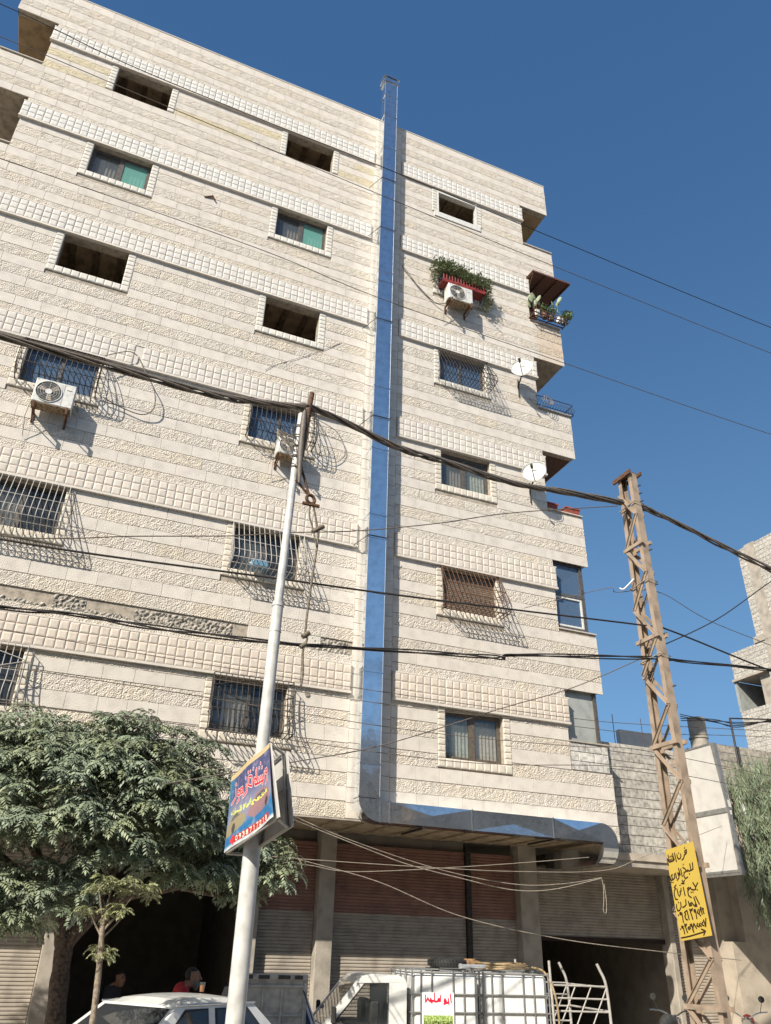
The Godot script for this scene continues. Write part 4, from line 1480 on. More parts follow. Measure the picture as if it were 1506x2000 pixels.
func tank_print() -> Material:
	var W := 320
	var Hh := 300
	var im := Image.create(W, Hh, false, Image.FORMAT_RGB8)
	var nz := FastNoiseLite.new()
	nz.seed = 5
	nz.frequency = 0.05
	for y in Hh:
		for x in W:
			var t := float(y) / Hh
			var k := nz.get_noise_2d(x, y)
			var c := Color(0.90, 0.93, 0.93)
			if t > 0.25: c = c.lerp(Color(0.74, 0.82, 0.85), clampf(k + 0.4, 0, 1))
			if t > 0.42: c = Color(0.76, 0.80, 0.55).lerp(Color(0.45, 0.58, 0.25), clampf(k * 1.5 + 0.5, 0, 1))
			if t > 0.52: c = Color(0.62, 0.68, 0.36).lerp(Color(0.20, 0.30, 0.16), clampf(k * 2.0 + 0.5, 0, 1))
			if t > 0.65: c = Color(0.62, 0.74, 0.82).lerp(Color(0.50, 0.66, 0.78), t)
			if x < 12 or x > W - 10: c = Color(0.93, 0.94, 0.94)
			im.set_pixel(x, y, c)
	ink(im, INK_TANK, Color(0.80, 0.08, 0.22), 6.0)
	for l in [[0.80, 0.45], [0.88, 0.6]]:
		for k in 9:
			var x: float = 0.12 + k * 0.075
			ink(im, [[x, l[0], x + 0.03, l[0] + 0.02, x + 0.02, l[0] + 0.045]], Color(0.25, 0.38, 0.5), 1.6)
	for k in 6:
		ink(im, [[0.25 + k * 0.08, 0.33, 0.29 + k * 0.08, 0.35, 0.28 + k * 0.08, 0.37]], Color(0.5, 0.6, 0.5), 1.3)
	return print_mat("tank_print", im)


# ---------------------------------------------------------------- poles and signs
func steel_pole():
	var p := thing("utility_pole", V(2.0, 0, 5.5), "white stepped steel tube pole standing behind the white car, carrying the blue sign", "utility pole")
	var m := MB.new()
	m.tube([V(0, 0, 0), V(0.0, 3.6, 0)], [0.088, 0.085], 20)
	part(p, "lower_tube", m, mats.pole_paint)
	m = MB.new()
	m.tube([V(0, 3.6, 0), V(0.02, 5.35, 0)], [0.067, 0.064], 20)
	part(p, "middle_tube", m, mats.pole_paint)
	m = MB.new()
	m.tube([V(0.02, 5.35, 0), V(0.085, 8.1, 0)], [0.052, 0.043], 20)
	part(p, "upper_tube", m, mats.pole_paint)
	for c in [[3.62, 0.09, 0.0], [5.36, 0.072, 0.02], [5.05, 0.069, 0.018]]:
		m = MB.new()
		m.tube([V(c[2], c[1] * 0 + c[0] - 0.03, 0), V(c[2], c[0] + 0.03, 0)], [c[1], c[1] * 0.9], 20)
		part(p, "collar", m, mats.pole_paint)
	m = MB.new()
	m.tube([V(0.12, 7.4, 0.06), V(0.16, 8.1, 0.06), V(0.19, 8.45, 0.06)], 0.034, 10)
	part(p, "top_pipe", m, mats.iron_rust)
	m = MB.new()
	m.tube(arc([V(0.12, 7.0, 0.07), V(0.10, 7.5, 0.08), V(0.11, 8.1, 0.07)], 5), [0.015, 0.02, 0.035, 0.03, 0.04, 0.045, 0.04, 0.04, 0.045, 0.04, 0.03], 8)
	part(p, "taped_joint", m, mats.cable_grey)
	m = MB.new()
	for k in 5:
		m.ring(V(0.08, 7.25 + k * 0.16, 0.0), V(0.1, 1, 0.1), 0.062 + 0.012 * (k % 2), 0.010, 14, 5)
	part(p, "wire_binding", m, mats.cable_grey)
	m = MB.new()
	for k in 7:
		var a := rng.randf() * TAU
		m.tube(arc([V(0.05, 7.7, 0), V(-0.12 + cos(a) * 0.12, 7.62 + rng.randf_range(-0.1, 0.1), 0.1 + sin(a) * 0.1), V(0.02, 7.35 + rng.randf_range(-0.1, 0.2), 0.09)], 5), 0.007, 5)
	part(p, "loose_wire", m, mats.cable_pale)
	m = MB.new()
	m.tube([V(0.1, 7.35, 0.05), V(0.27, 6.9, 0.02)], 0.016, 6)
	m.tube([V(0.08, 7.05, 0.05), V(0.27, 6.88, 0.02)], 0.016, 6)
	m.ring(V(0.30, 6.83, 0.02), V(0.3, 0, 1), 0.06, 0.022, 14, 6)
	m.box(V(0.2, 6.74, 0.0), V(0.42, 6.77, 0.04))
	part(p, "rope_hanger", m, mats.iron_rust)
	# rope
	m = MB.new()
	m.tube(arc([V(2.33, 6.8, 5.52), V(2.40, 6.55, 5.5), V(2.44, 6.3, 5.5), V(2.40, 5.7, 5.5), V(2.37, 5.1, 5.5), V(2.40, 5.0, 5.5), V(2.36, 4.85, 5.5), V(2.38, 4.6, 5.5), V(2.37, 4.45, 5.5)], 4), 0.014, 6)
	m.tube(arc([V(2.31, 6.8, 5.5), V(2.30, 6.6, 5.52), V(2.36, 6.45, 5.5), V(2.42, 6.2, 5.52)], 4), 0.011, 5)
	for q in [[2.40, 6.42, 0.035], [2.46, 6.47, 0.04], [2.38, 5.05, 0.04], [2.36, 4.92, 0.032]]:
		m.tube([V(q[0] - q[2], q[1] - 0.03, 5.5), V(q[0] + q[2], q[1] + 0.03, 5.5)], q[2] * 0.8, 7)
	solo("knotted_rope", m, mats.rope, "knotted rope hanging down beside the top of the steel pole", "rope")
	# advertising sign, two sheets on a frame round the pole
	var s := thing("advertising_sign", V(2.0, 0, 5.5), "weathered blue advertising sign with red writing and telephone number on the steel pole", "sign")
	var o := V(2.0, 0, 5.5)
	var tl := V(1.83, 3.515, 4.93) - o
	var tr := V(1.83, 3.572, 6.45) - o
	var br := V(1.80, 2.84, 7.08) - o
	var bl := V(1.83, 2.742, 5.0) - o
	m = MB.new()
	# printed sheet as a slightly wavy grid
	var nu := 16
	var nv := 10
	for i in nu:
		for j in nv:
			var p4 := []
			for e in [[i, j + 1], [i + 1, j + 1], [i + 1, j], [i, j]]:
				var u := float(e[0]) / nu
				var t := float(e[1]) / nv
				var q := tl.lerp(tr, u).lerp(bl.lerp(br, u), t)
				q.x += sin(u * 9.0 + t * 3.0) * 0.008 - 0.03 * smoothstep(0.75, 1.0, u) * t
				p4.append([q, Vector2(u, t)])
			var st := m.v.size()
			m.quad(p4[0][0], p4[1][0], p4[2][0], p4[3][0])
			for k in 4:
				m.uv[st + k] = p4[k][1]
	part(s, "printed_sheet", m, banner_print())
	m = MB.new()
	var back := V(0.012, 0, 0)
	m.hexa([bl + back * 2, br + back * 2, tr + back * 2, tl + back * 2, bl + back, br + back, tr + back, tl + back])
	part(s, "backing_sheet", m, mats.sign_board)
	m = MB.new()
	for dx in [0.03, 0.25]:
		var d := V(dx, 0, 0)
		var e := V(0, 0, -0.55) if dx > 0.1 else V(0, 0, -0.12)
		m.tube([tl + d, tr + d + e * 0.7, br + d + e, bl + d, tl + d], 0.018, 4)
		m.tube([(tl + bl) / 2 + d, (tr + br) / 2 + d + e * 0.8], 0.014, 4)
	m.tube([tl + V(0.03, 0, 0), tl + V(0.25, 0, 0)], 0.016, 4)
	m.tube([bl + V(0.03, 0, 0), bl + V(0.25, 0, 0)], 0.016, 4)
	m.tube([tr + V(0.03, 0, -0.08), tr + V(0.25, 0, -0.38)], 0.016, 4)
	m.tube([br + V(0.03, 0, -0.12), br + V(0.25, 0, -0.55)], 0.016, 4)
	part(s, "frame", m, mats.iron_white)
	m = MB.new()
	var b2 := V(0.27, 0, 0)
	var e2 := V(0, 0, -0.45)
	m.hexa([bl + b2 + V(0.01, 0, 0), br + b2 + e2 + V(0.01, 0, 0), tr + b2 + e2 * 0.7 + V(0.01, 0, 0), tl + b2 + V(0.01, 0, 0), bl + b2, br + b2 + e2, tr + b2 + e2 * 0.7, tl + b2])
	part(s, "far_sheet", m, mats.sign_board)


func lattice_pole():
	var p := thing("lattice_pole", V(7.93, 0, 4.98), "brown steel lattice pole made of two channels with zigzag bracing", "utility pole")
	var top := 8.95
	var hw := 0.062
	var za := func(y): return lerpf(-0.30, -0.16, y / top)
	var zb := func(y): return lerpf(0.30, 0.16, y / top)
	for s in [-1, 1]:
		var m := MB.new()
		var n := 6
		for i in n:
			var y0: float = top * i / n
			var y1: float = top * (i + 1) / n
			var z0: float = za.call(y0) if s < 0 else zb.call(y0)
			var z1: float = za.call(y1) if s < 0 else zb.call(y1)
			var th := 0.012
			var fl := 0.075
			# web (outer side), and two flanges pointing to the middle
			var w = -s
			for q in [[-hw, hw, 0.0, th], [-hw, -hw + th, th, fl], [hw - th, hw, th, fl]]:
				var a := minf(w * q[2], w * q[3])
				var b := maxf(w * q[2], w * q[3])
				m.hexa([V(q[0], y0, z0 + a), V(q[1], y0, z0 + a), V(q[1], y1, z1 + a), V(q[0], y1, z1 + a), V(q[0], y0, z0 + b), V(q[1], y0, z0 + b), V(q[1], y1, z1 + b), V(q[0], y1, z1 + b)])
		part(p, "channel", m, mats.lattice_paint)
	for side in [-1, 1]:
		var y := 0.35
		var k := 0
		while y < top - 0.5:
			var y2 := y + 0.52
			var a: Vector3 = V(side * (hw + 0.008), y, (za if k % 2 == 0 else zb).call(y))
			var b: Vector3 = V(side * (hw + 0.008), y2, (zb if k % 2 == 0 else za).call(y2))
			var m := MB.new()
			var d := (b - a).normalized()
			var w := d.cross(V(1, 0, 0)).normalized() * 0.019
			var t := V(0.006, 0, 0)
			m.hexa([a - w - t, a - w + t, b - w + t, b - w - t, a + w - t, a + w + t, b + w + t, b + w - t])
			var t2 := V(side * 0.03, 0, 0)
			m.hexa([a + w - t, a + w + t2, b + w + t2, b + w - t, a + w * 1.25 - t, a + w * 1.25 + t2, b + w * 1.25 + t2, b + w * 1.25 - t])
			part(p, "brace", m, mats.lattice_paint)
			if k % 3 == 1:
				m = MB.new()
				m.box(V(side * (hw + 0.014) - 0.02, y2 - 0.028, za.call(y2) - 0.05), V(side * (hw + 0.014) + 0.02, y2 + 0.028, zb.call(y2) + 0.05))
				part(p, "strut", m, mats.lattice_paint)
			y = y2
			k += 1
	var m := MB.new()
	m.box(V(-hw - 0.05, top - 0.04, -0.24), V(-hw - 0.013, top + 0.03, 0.20))
	m.box(V(hw + 0.013, top - 0.06, -0.2), V(hw + 0.05, top + 0.0, 0.24))
	m.box(V(-hw, top + 0.001, -0.16), V(hw, top + 0.012, 0.16))
	part(p, "cap", m, mats.iron_rust)
	m = MB.new()
	for y in [8.7, 8.55, 8.4, 7.5, 6.9, 6.1, 5.3]:
		var z: float = zb.call(y) + 0.012
		m.tube([V(hw - 0.02, y, z), V(hw + 0.02, y + 0.01, z + 0.03)], 0.012, 5)
	part(p, "step_bolt", m, mats.iron)
	m = MB.new()
	for y in [5.75, 8.35, 6.95]:
		m.tube([V(-hw - 0.03, y, za.call(y) - 0.02), V(-hw - 0.03, y + 0.03, zb.call(y) + 0.03), V(hw + 0.02, y, zb.call(y) + 0.03), V(hw + 0.02, y, za.call(y) - 0.02), V(-hw - 0.03, y, za.call(y) - 0.02)], 0.01, 5)
	part(p, "wire_binding", m, mats.cable_pale)
	# insulator hook
	m = MB.new()
	m.tube(arc([V(-hw - 0.02, 7.1, -0.1), V(-hw - 0.10, 7.0, -0.16), V(-hw - 0.16, 6.94, -0.22), V(-hw - 0.20, 6.97, -0.25)], 4), 0.013, 6)
	part(p, "insulator_hook", m, mats.plastic_white)
	# hand-painted yellow sign tied to it
	var s := thing("painted_sign", V(7.74, 2.1, 5.1), "yellow sign with hand-painted black Arabic writing tied to the lattice pole", "sign")
	var o := V(7.8, 2.1, 5.1)  # measured corners, relative to the board's foot
	var tl := V(7.76, 3.14, 4.88) - o
	var tr := V(7.83, 3.21, 5.32) - o
	var br := V(7.83, 2.15, 5.39) - o
	var bl := V(7.77, 2.09, 4.92) - o
	m = MB.new()
	m.quad(bl, br, tr, tl, true)
	part(s, "painted_face", m, yellow_print())
	m = MB.new()
	m.col = Color(0.62, 0.40, 0.05)
	var t := V(0.004, 0, 0)
	m.hexa([bl + t * 4, br + t * 4, tr + t * 4, tl + t * 4, bl + t, br + t, tr + t, tl + t])
	part(s, "board", m, mats.plain)
	m = MB.new()
	m.tube([tl + V(0.01, -0.04, 0.06), V(0.13, 1.15, 0.0)], 0.006, 4)
	m.tube([br + V(0.01, 0.06, -0.06), V(0.15, 0.05, 0.05)], 0.006, 4)
	part(s, "tie_wire", m, mats.cable_pale)


func light_box():
	var s := thing("light_box_sign", V(13.25, 3.45, 0.1), "blank white light box sign projecting from the wall behind the lattice pole", "sign")
	var m := MB.new()
	m.rbox(V(0.04, 0.0, -0.75), V(0.12, 1.2, 0.50), 0.015)
	part(s, "panel", m, mats.sign_board)
	m = MB.new()
	m.hexa([V(0.04, 1.25, -0.75), V(0.12, 1.25, -0.75), V(0.06, 2.55, -0.75), V(-0.02, 2.55, -0.75), V(0.04, 1.25, 0.50), V(0.12, 1.25, 0.50), V(0.06, 2.55, 0.42), V(-0.02, 2.55, 0.42)])
	part(s, "panel", m, mats.sign_board)
	m = MB.new()
	m.box(V(0.03, 1.201, -0.76), V(0.13, 1.249, 0.50))
	m.box(V(0.03, -0.05, -0.76), V(0.13, -0.001, 0.50))
	m.hexa([V(0.03, -0.05, 0.505), V(0.13, -0.05, 0.505), V(0.07, 2.58, 0.425), V(-0.03, 2.58, 0.425), V(0.03, -0.05, 0.535), V(0.13, -0.05, 0.535), V(0.07, 2.58, 0.455), V(-0.03, 2.58, 0.455)])
	m.box(V(-0.03, 2.551, -0.76), V(0.07, 2.59, 0.424))
	m.box(V(0.022, 0.0, 0.455), V(0.0385, 1.2, 0.504))
	m.box(V(0.022, 0.0, -0.75), V(0.0385, 0.05, 0.454))
	m.box(V(0.022, 1.15, -0.75), V(0.0385, 1.2, 0.454))
	m.hexa([V(0.02, 1.25, 0.455), V(0.0385, 1.25, 0.455), V(-0.0215, 2.55, 0.375), V(-0.04, 2.55, 0.375), V(0.02, 1.25, 0.504), V(0.0385, 1.25, 0.504), V(-0.0215, 2.55, 0.424), V(-0.04, 2.55, 0.424)])
	part(s, "frame", m, mats.cage_steel)


# ---------------------------------------------------------------- overhead cables
func cable(pts: Array, r: float, m: Material, label: String, strands := 1):
	var mb := MB.new()
	var path := []
	for q in pts:
		path.append(V(q[0], q[1], q[2]))
	path = arc(path, 8)
	if strands == 1:
		mb.tube(path, r, 5)
	else:
		for s in strands:
			var ph := TAU * s / strands
			var tw := []
			for i in path.size():
				var a := ph + i * 0.35
				var k := r * (1.1 + 0.5 * sin(i * 0.27 + s))
				tw.append(path[i] + V(sin(a * 0.3) * k * 0.3, cos(a) * k, sin(a) * k))
			mb.tube(tw, r * 0.6, 5)
	solo("overhead_cable", mb, m, label, "cable", "cables strung across the street front")


func cables():
	cable([[-3.5, 8.25, 5.6], [-1.95, 8.12, 5.5], [-0.46, 8.08, 5.5], [0.8, 8.06, 5.5], [1.46, 8.12, 5.5], [2.12, 8.2, 5.55]], 0.029, mats.cable_grey, "thick twisted cable bundle running left from the top of the steel pole", 5)
	cable([[2.12, 8.2, 5.55], [2.54, 8.25, 5.45], [3.55, 8.1, 5.35], [4.35, 8.1, 5.3], [5.5, 8.1, 5.2], [6.43, 8.2, 5.15], [7.75, 8.4, 5.0]], 0.029, mats.cable_grey, "thick twisted cable bundle between the steel pole and the lattice pole", 5)
	cable([[8.03, 8.42, 5.0], [8.61, 8.34, 5.0], [9.65, 8.09, 5.0], [10.8, 7.82, 5.0], [12.5, 7.4, 5.0], [15.0, 7.1, 5.0]], 0.029, mats.cable_grey, "thick twisted cable bundle leaving the lattice pole's top to the right", 4)
	cable([[-2.5, 5.8, 4.8], [-1.09, 5.89, 4.8], [-0.4, 6.01, 4.8], [0.32, 6.2, 4.8], [1.49, 6.47, 4.8], [2.21, 6.68, 4.8], [3.22, 6.94, 4.8], [4.49, 7.36, 4.8], [5.73, 7.83, 4.8], [7.8, 8.46, 4.8]], 0.008, mats.cable_grey, "thin slack wire rising to the lattice pole's top")
	cable([[-2.5, 5.75, 5.0], [-1.05, 5.76, 5.0], [0.03, 5.79, 5.0], [2.09, 5.91, 5.0], [3.62, 5.99, 5.0], [5.49, 6.11, 5.0], [7.8, 6.27, 5.0], [8.31, 6.27, 5.0], [10.24, 5.92, 5.0], [12.5, 5.6, 5.0]], 0.014, mats.cable, "single black cable crossing the second storey")
	cable([[-2.5, 4.98, 5.0], [-0.86, 4.99, 5.0], [-0.1, 5.04, 5.0], [0.73, 5.03, 5.0], [2.17, 5.08, 5.0], [3.36, 5.19, 5.0], [5.05, 5.35, 5.0], [5.32, 5.37, 5.0], [5.53, 5.45, 5.0], [7.8, 5.76, 5.0], [8.41, 5.81, 5.0], [10.24, 5.94, 5.0], [12.5, 6.1, 5.0]], 0.018, mats.cable, "twisted pair of black cables below the single black cable", 3)
	cable([[-2.5, 5.1, 4.0], [-0.9, 5.08, 4.0], [1.2, 5.02, 4.0], [4.36, 4.99, 4.0], [7.04, 5.01, 4.0], [8.33, 5.07, 4.0], [11.1, 5.28, 4.0], [16, 5.6, 4.0]], 0.0055, mats.cable_grey, "topmost of the four parallel thin wires across the first storey")
	cable([[-2.5, 4.92, 4.0], [-0.85, 4.9, 4.0], [1.22, 4.85, 4.0], [4.36, 4.83, 4.0], [7.03, 4.89, 4.0], [8.3, 4.93, 4.0], [11.06, 5.18, 4.0], [16, 5.5, 4.0]], 0.0055, mats.cable_grey, "second from the top of the four parallel thin wires")
	cable([[-2.5, 4.68, 4.0], [-0.79, 4.65, 4.0], [1.26, 4.61, 4.0], [4.36, 4.52, 4.0], [6.99, 4.59, 4.0], [8.26, 4.67, 4.0], [12.0, 4.8, 3.0]], 0.0055, mats.cable_grey, "third from the top of the four parallel thin wires")
	cable([[-2.5, 4.26, 4.0], [-0.69, 4.24, 4.0], [1.32, 4.23, 4.0], [4.37, 4.17, 4.0], [5.82, 4.21, 4.0], [8.21, 4.39, 4.0], [12.0, 4.5, 3.0]], 0.0055, mats.cable_grey, "lowest of the four parallel thin wires across the first storey")
	cable([[1.2, 3.45, 4.5], [2.56, 3.81, 4.5], [3.8, 4.16, 4.5], [5.56, 4.85, 4.5], [6.72, 5.28, 4.6], [7.9, 5.85, 4.8]], 0.007, mats.cable_grey, "diagonal wire rising from the blue sign to the lattice pole")
	cable([[8.0, 5.95, 5.0], [9.3, 6.63, 5.0], [10.73, 7.58, 5.0], [12.5, 8.7, 5.0]], 0.009, mats.cable, "diagonal black wire rising right from the lattice pole")
	cable([[2.3, 3.15, 5.5], [3.1, 3.55, 2.4], [4.63, 3.21, 2.0], [5.3, 3.04, 2.0], [6.17, 2.9, 2.0], [7.07, 2.78, 2.0], [7.83, 2.82, 2.0], [8.8, 3.03, 2.0]], 0.007, mats.cable_pale, "lower of two pale slack wires tied together before the half-open shutter")
	cable([[2.3, 3.2, 5.5], [3.31, 3.66, 1.9], [4.44, 3.34, 1.8], [5.93, 3.02, 1.8], [7.2, 2.87, 1.9], [8.1, 2.92, 1.95], [8.8, 3.04, 2.0]], 0.006, mats.cable_pale, "upper of two pale slack wires tied together before the half-open shutter")
	cable([[8.8, 3.04, 2.0], [8.82, 2.9, 2.0], [8.80, 2.7, 2.0], [8.77, 2.55, 2.0], [8.82, 2.52, 2.0], [8.85, 2.7, 2.0], [8.84, 2.95, 2.0]], 0.006, mats.cable_pale, "short loop of pale wire hanging before the half-open shutter")
	cable([[3.0, 3.14, 1.0], [3.99, 3.12, 1.0], [6.22, 3.12, 1.0], [7.9, 3.15, 1.0], [9.63, 3.26, 1.0], [10.6, 3.56, 1.0], [13.0, 4.3, 0.6]], 0.006, mats.cable_pale, "pale wire across the red shutters rising to the right")
	cable([[3.0, 3.08, 1.0], [4.0, 3.04, 1.0], [4.86, 2.99, 1.0], [7.19, 3.21, 1.0], [9.32, 3.46, 1.0]], 0.006, mats.cable_pale, "pale wire crossing the red shutters towards the duct's outlet")
	cable([[3.0, 3.2, 1.5], [3.84, 3.04, 1.5], [5.01, 2.82, 1.5], [6.42, 2.4, 1.5], [8.29, 2.13, 1.5], [10.35, 1.99, 1.5], [12.5, 1.9, 1.0]], 0.007, mats.cable_pale, "long pale wire sloping down past the water tanks to the right")
	cable([[-3.0, 7.45, 10], [-1.4, 7.39, 10], [-0.58, 7.28, 10], [0.38, 7.24, 10], [1.39, 7.23, 10], [2.67, 7.18, 10], [5.36, 7.08, 10], [8.0, 7.1, 10]], 0.0036, mats.cable, "uppermost of three near thin wires crossing the sky")
	cable([[-3.0, 7.1, 10], [-1.32, 7.06, 10], [-0.19, 6.99, 10], [1.4, 6.9, 10], [2.94, 6.82, 10], [5.26, 6.73, 10], [8.0, 6.7, 10]], 0.003, mats.cable_grey, "middle one of three near thin wires crossing the sky")
	cable([[-3.0, 6.0, 10], [-1.05, 5.97, 10], [0.52, 5.93, 10], [1.41, 5.84, 10], [2.92, 5.79, 10], [4.97, 5.74, 10], [8.0, 5.75, 10]], 0.0028, mats.cable_grey, "lowest of three near thin wires crossing the sky")
	cable([[7.0, 7.15, 3.0], [7.5, 6.98, 4.6], [7.62, 6.9, 4.7], [8.3, 6.95, 4.9], [9.4, 6.6, 4.9], [12, 6.2, 4.9]], 0.006, mats.cable_grey, "thin wire over the lattice pole's white insulator hook")
	# loops of wire on the wall
	cable([[-0.15, head(3) + 0.3, 0.08], [-0.35, head(3) + 0.25, 0.2], [-0.75, head(3) - 0.05, 0.25]], 0.012, mats.cable_pale, "short wire from the band's cavity to the left grille")
	cable([[-0.12, head(3) + 0.28, 0.08], [0.05, head(3) - 0.1, 0.18], [0.32, head(3) - 0.55, 0.2], [0.38, head(3) - 0.95, 0.14], [0.18, head(3) - 1.12, 0.08], [-0.25, head(3) - 1.05, 0.06], [-0.6, head(3) - 0.95, 0.1]], 0.012, mats.cable_grey, "wire loop hanging on the wall right of the left air conditioner")
	cable([[3.75, head(3) - 0.2, 0.2], [4.3, head(3) - 0.35, 0.12], [4.55, head(3) - 0.8, 0.05], [4.3, head(3) - 1.12, 0.05], [3.85, head(3) - 1.0, 0.1]], 0.008, mats.cable_grey, "wire loop hanging on the wall between the middle grille and the duct")
	cable([[5.85, 17.95, 0.03], [6.3, 17.4, 0.04], [6.8, 16.98, 0.05], [7.06, 16.95, 0.15]], 0.014, mats.cable_grey, "dark pipe sloping down from the duct to the flower box's air conditioner", 2)
	cable([[4.3, head(4) - 0.75, 0.015], [3.6, head(4) - 1.35, 0.015], [2.8, head(4) - 1.95, 0.015], [2.55, head(4) - 2.2, 0.015]], 0.005, mats.cable_grey, "thin wire slanting across the wall from the duct to the middle grille's band")


# ---------------------------------------------------------------- trees
# a rosette of feathery leaves: fronds that leave a point and arch over
func rosette(fronds: int, length: float, leaflet: float) -> ArrayMesh:
	var m := MB.new()
	for f in fronds:
		var a := TAU * f / fronds + rng.randf_range(-0.3, 0.3)
		var rise := rng.randf_range(0.15, 0.75)
		var l := length * rng.randf_range(0.75, 1.15)
		var prev := Vector3.ZERO
		var seg := 7
		for i in range(1, seg + 1):
			var t := float(i) / seg
			var p := V(cos(a) * l * t * (1.0 - 0.2 * t), l * (rise * t - 1.0 * t * t * (0.36 + rise * 0.5)), sin(a) * l * t * (1.0 - 0.2 * t))
			var d := (p - prev).normalized()
			var w := d.cross(Vector3.UP).normalized()
			var g := rng.randf_range(0.8, 1.2)
			m.col = Color(g, g, g)
			for s in [-1.0, 1.0]:
				var ld: Vector3 = (w * s * 0.85 + d * 0.55 + V(0, rng.randf_range(-0.5, 0.0), 0)).normalized()
				var ll := leaflet * (1.1 - 0.5 * absf(t - 0.45)) * rng.randf_range(0.8, 1.15)
				var lw := ld.cross(V(0, 1, 0)).normalized() * ll * 0.22
				var mid := p + ld * ll * 0.45
				m.quad(p, mid - lw, p + ld * ll + V(0, -ll * 0.12, 0), mid + lw)
			if i == seg:
				var lw2 := w * leaflet * 0.17
				m.quad(p, p + d * leaflet * 0.45 - lw2, p + d * leaflet, p + d * leaflet * 0.45 + lw2)
			prev = p
	return m.mesh()


func multi(parent: Node, called: String, mesh: Mesh, places: Array, m: Material) -> MultiMeshInstance3D:
	var mm := MultiMesh.new()
	mm.transform_format = MultiMesh.TRANSFORM_3D
	mm.use_colors = true
	mm.mesh = mesh
	mm.instance_count = places.size()
	for i in places.size():
		mm.set_instance_transform(i, places[i][0])
		mm.set_instance_color(i, places[i][1])
	var o := MultiMeshInstance3D.new()
	o.name = called
	o.multimesh = mm
	o.material_override = m
	o.set_meta("kind", "stuff")
	parent.add_child(o, true)
	return o


func limb(m: MB, pts: Array, r0: float, r1: float, sides := 9):
	var s := arc(pts, 5)
	var r := []
	for i in s.size():
		var t := float(i) / (s.size() - 1)
		r.append(lerpf(r0, r1, t) * (1.0 + 0.07 * sin(i * 2.1)))
	m.tube(s, r, sides)


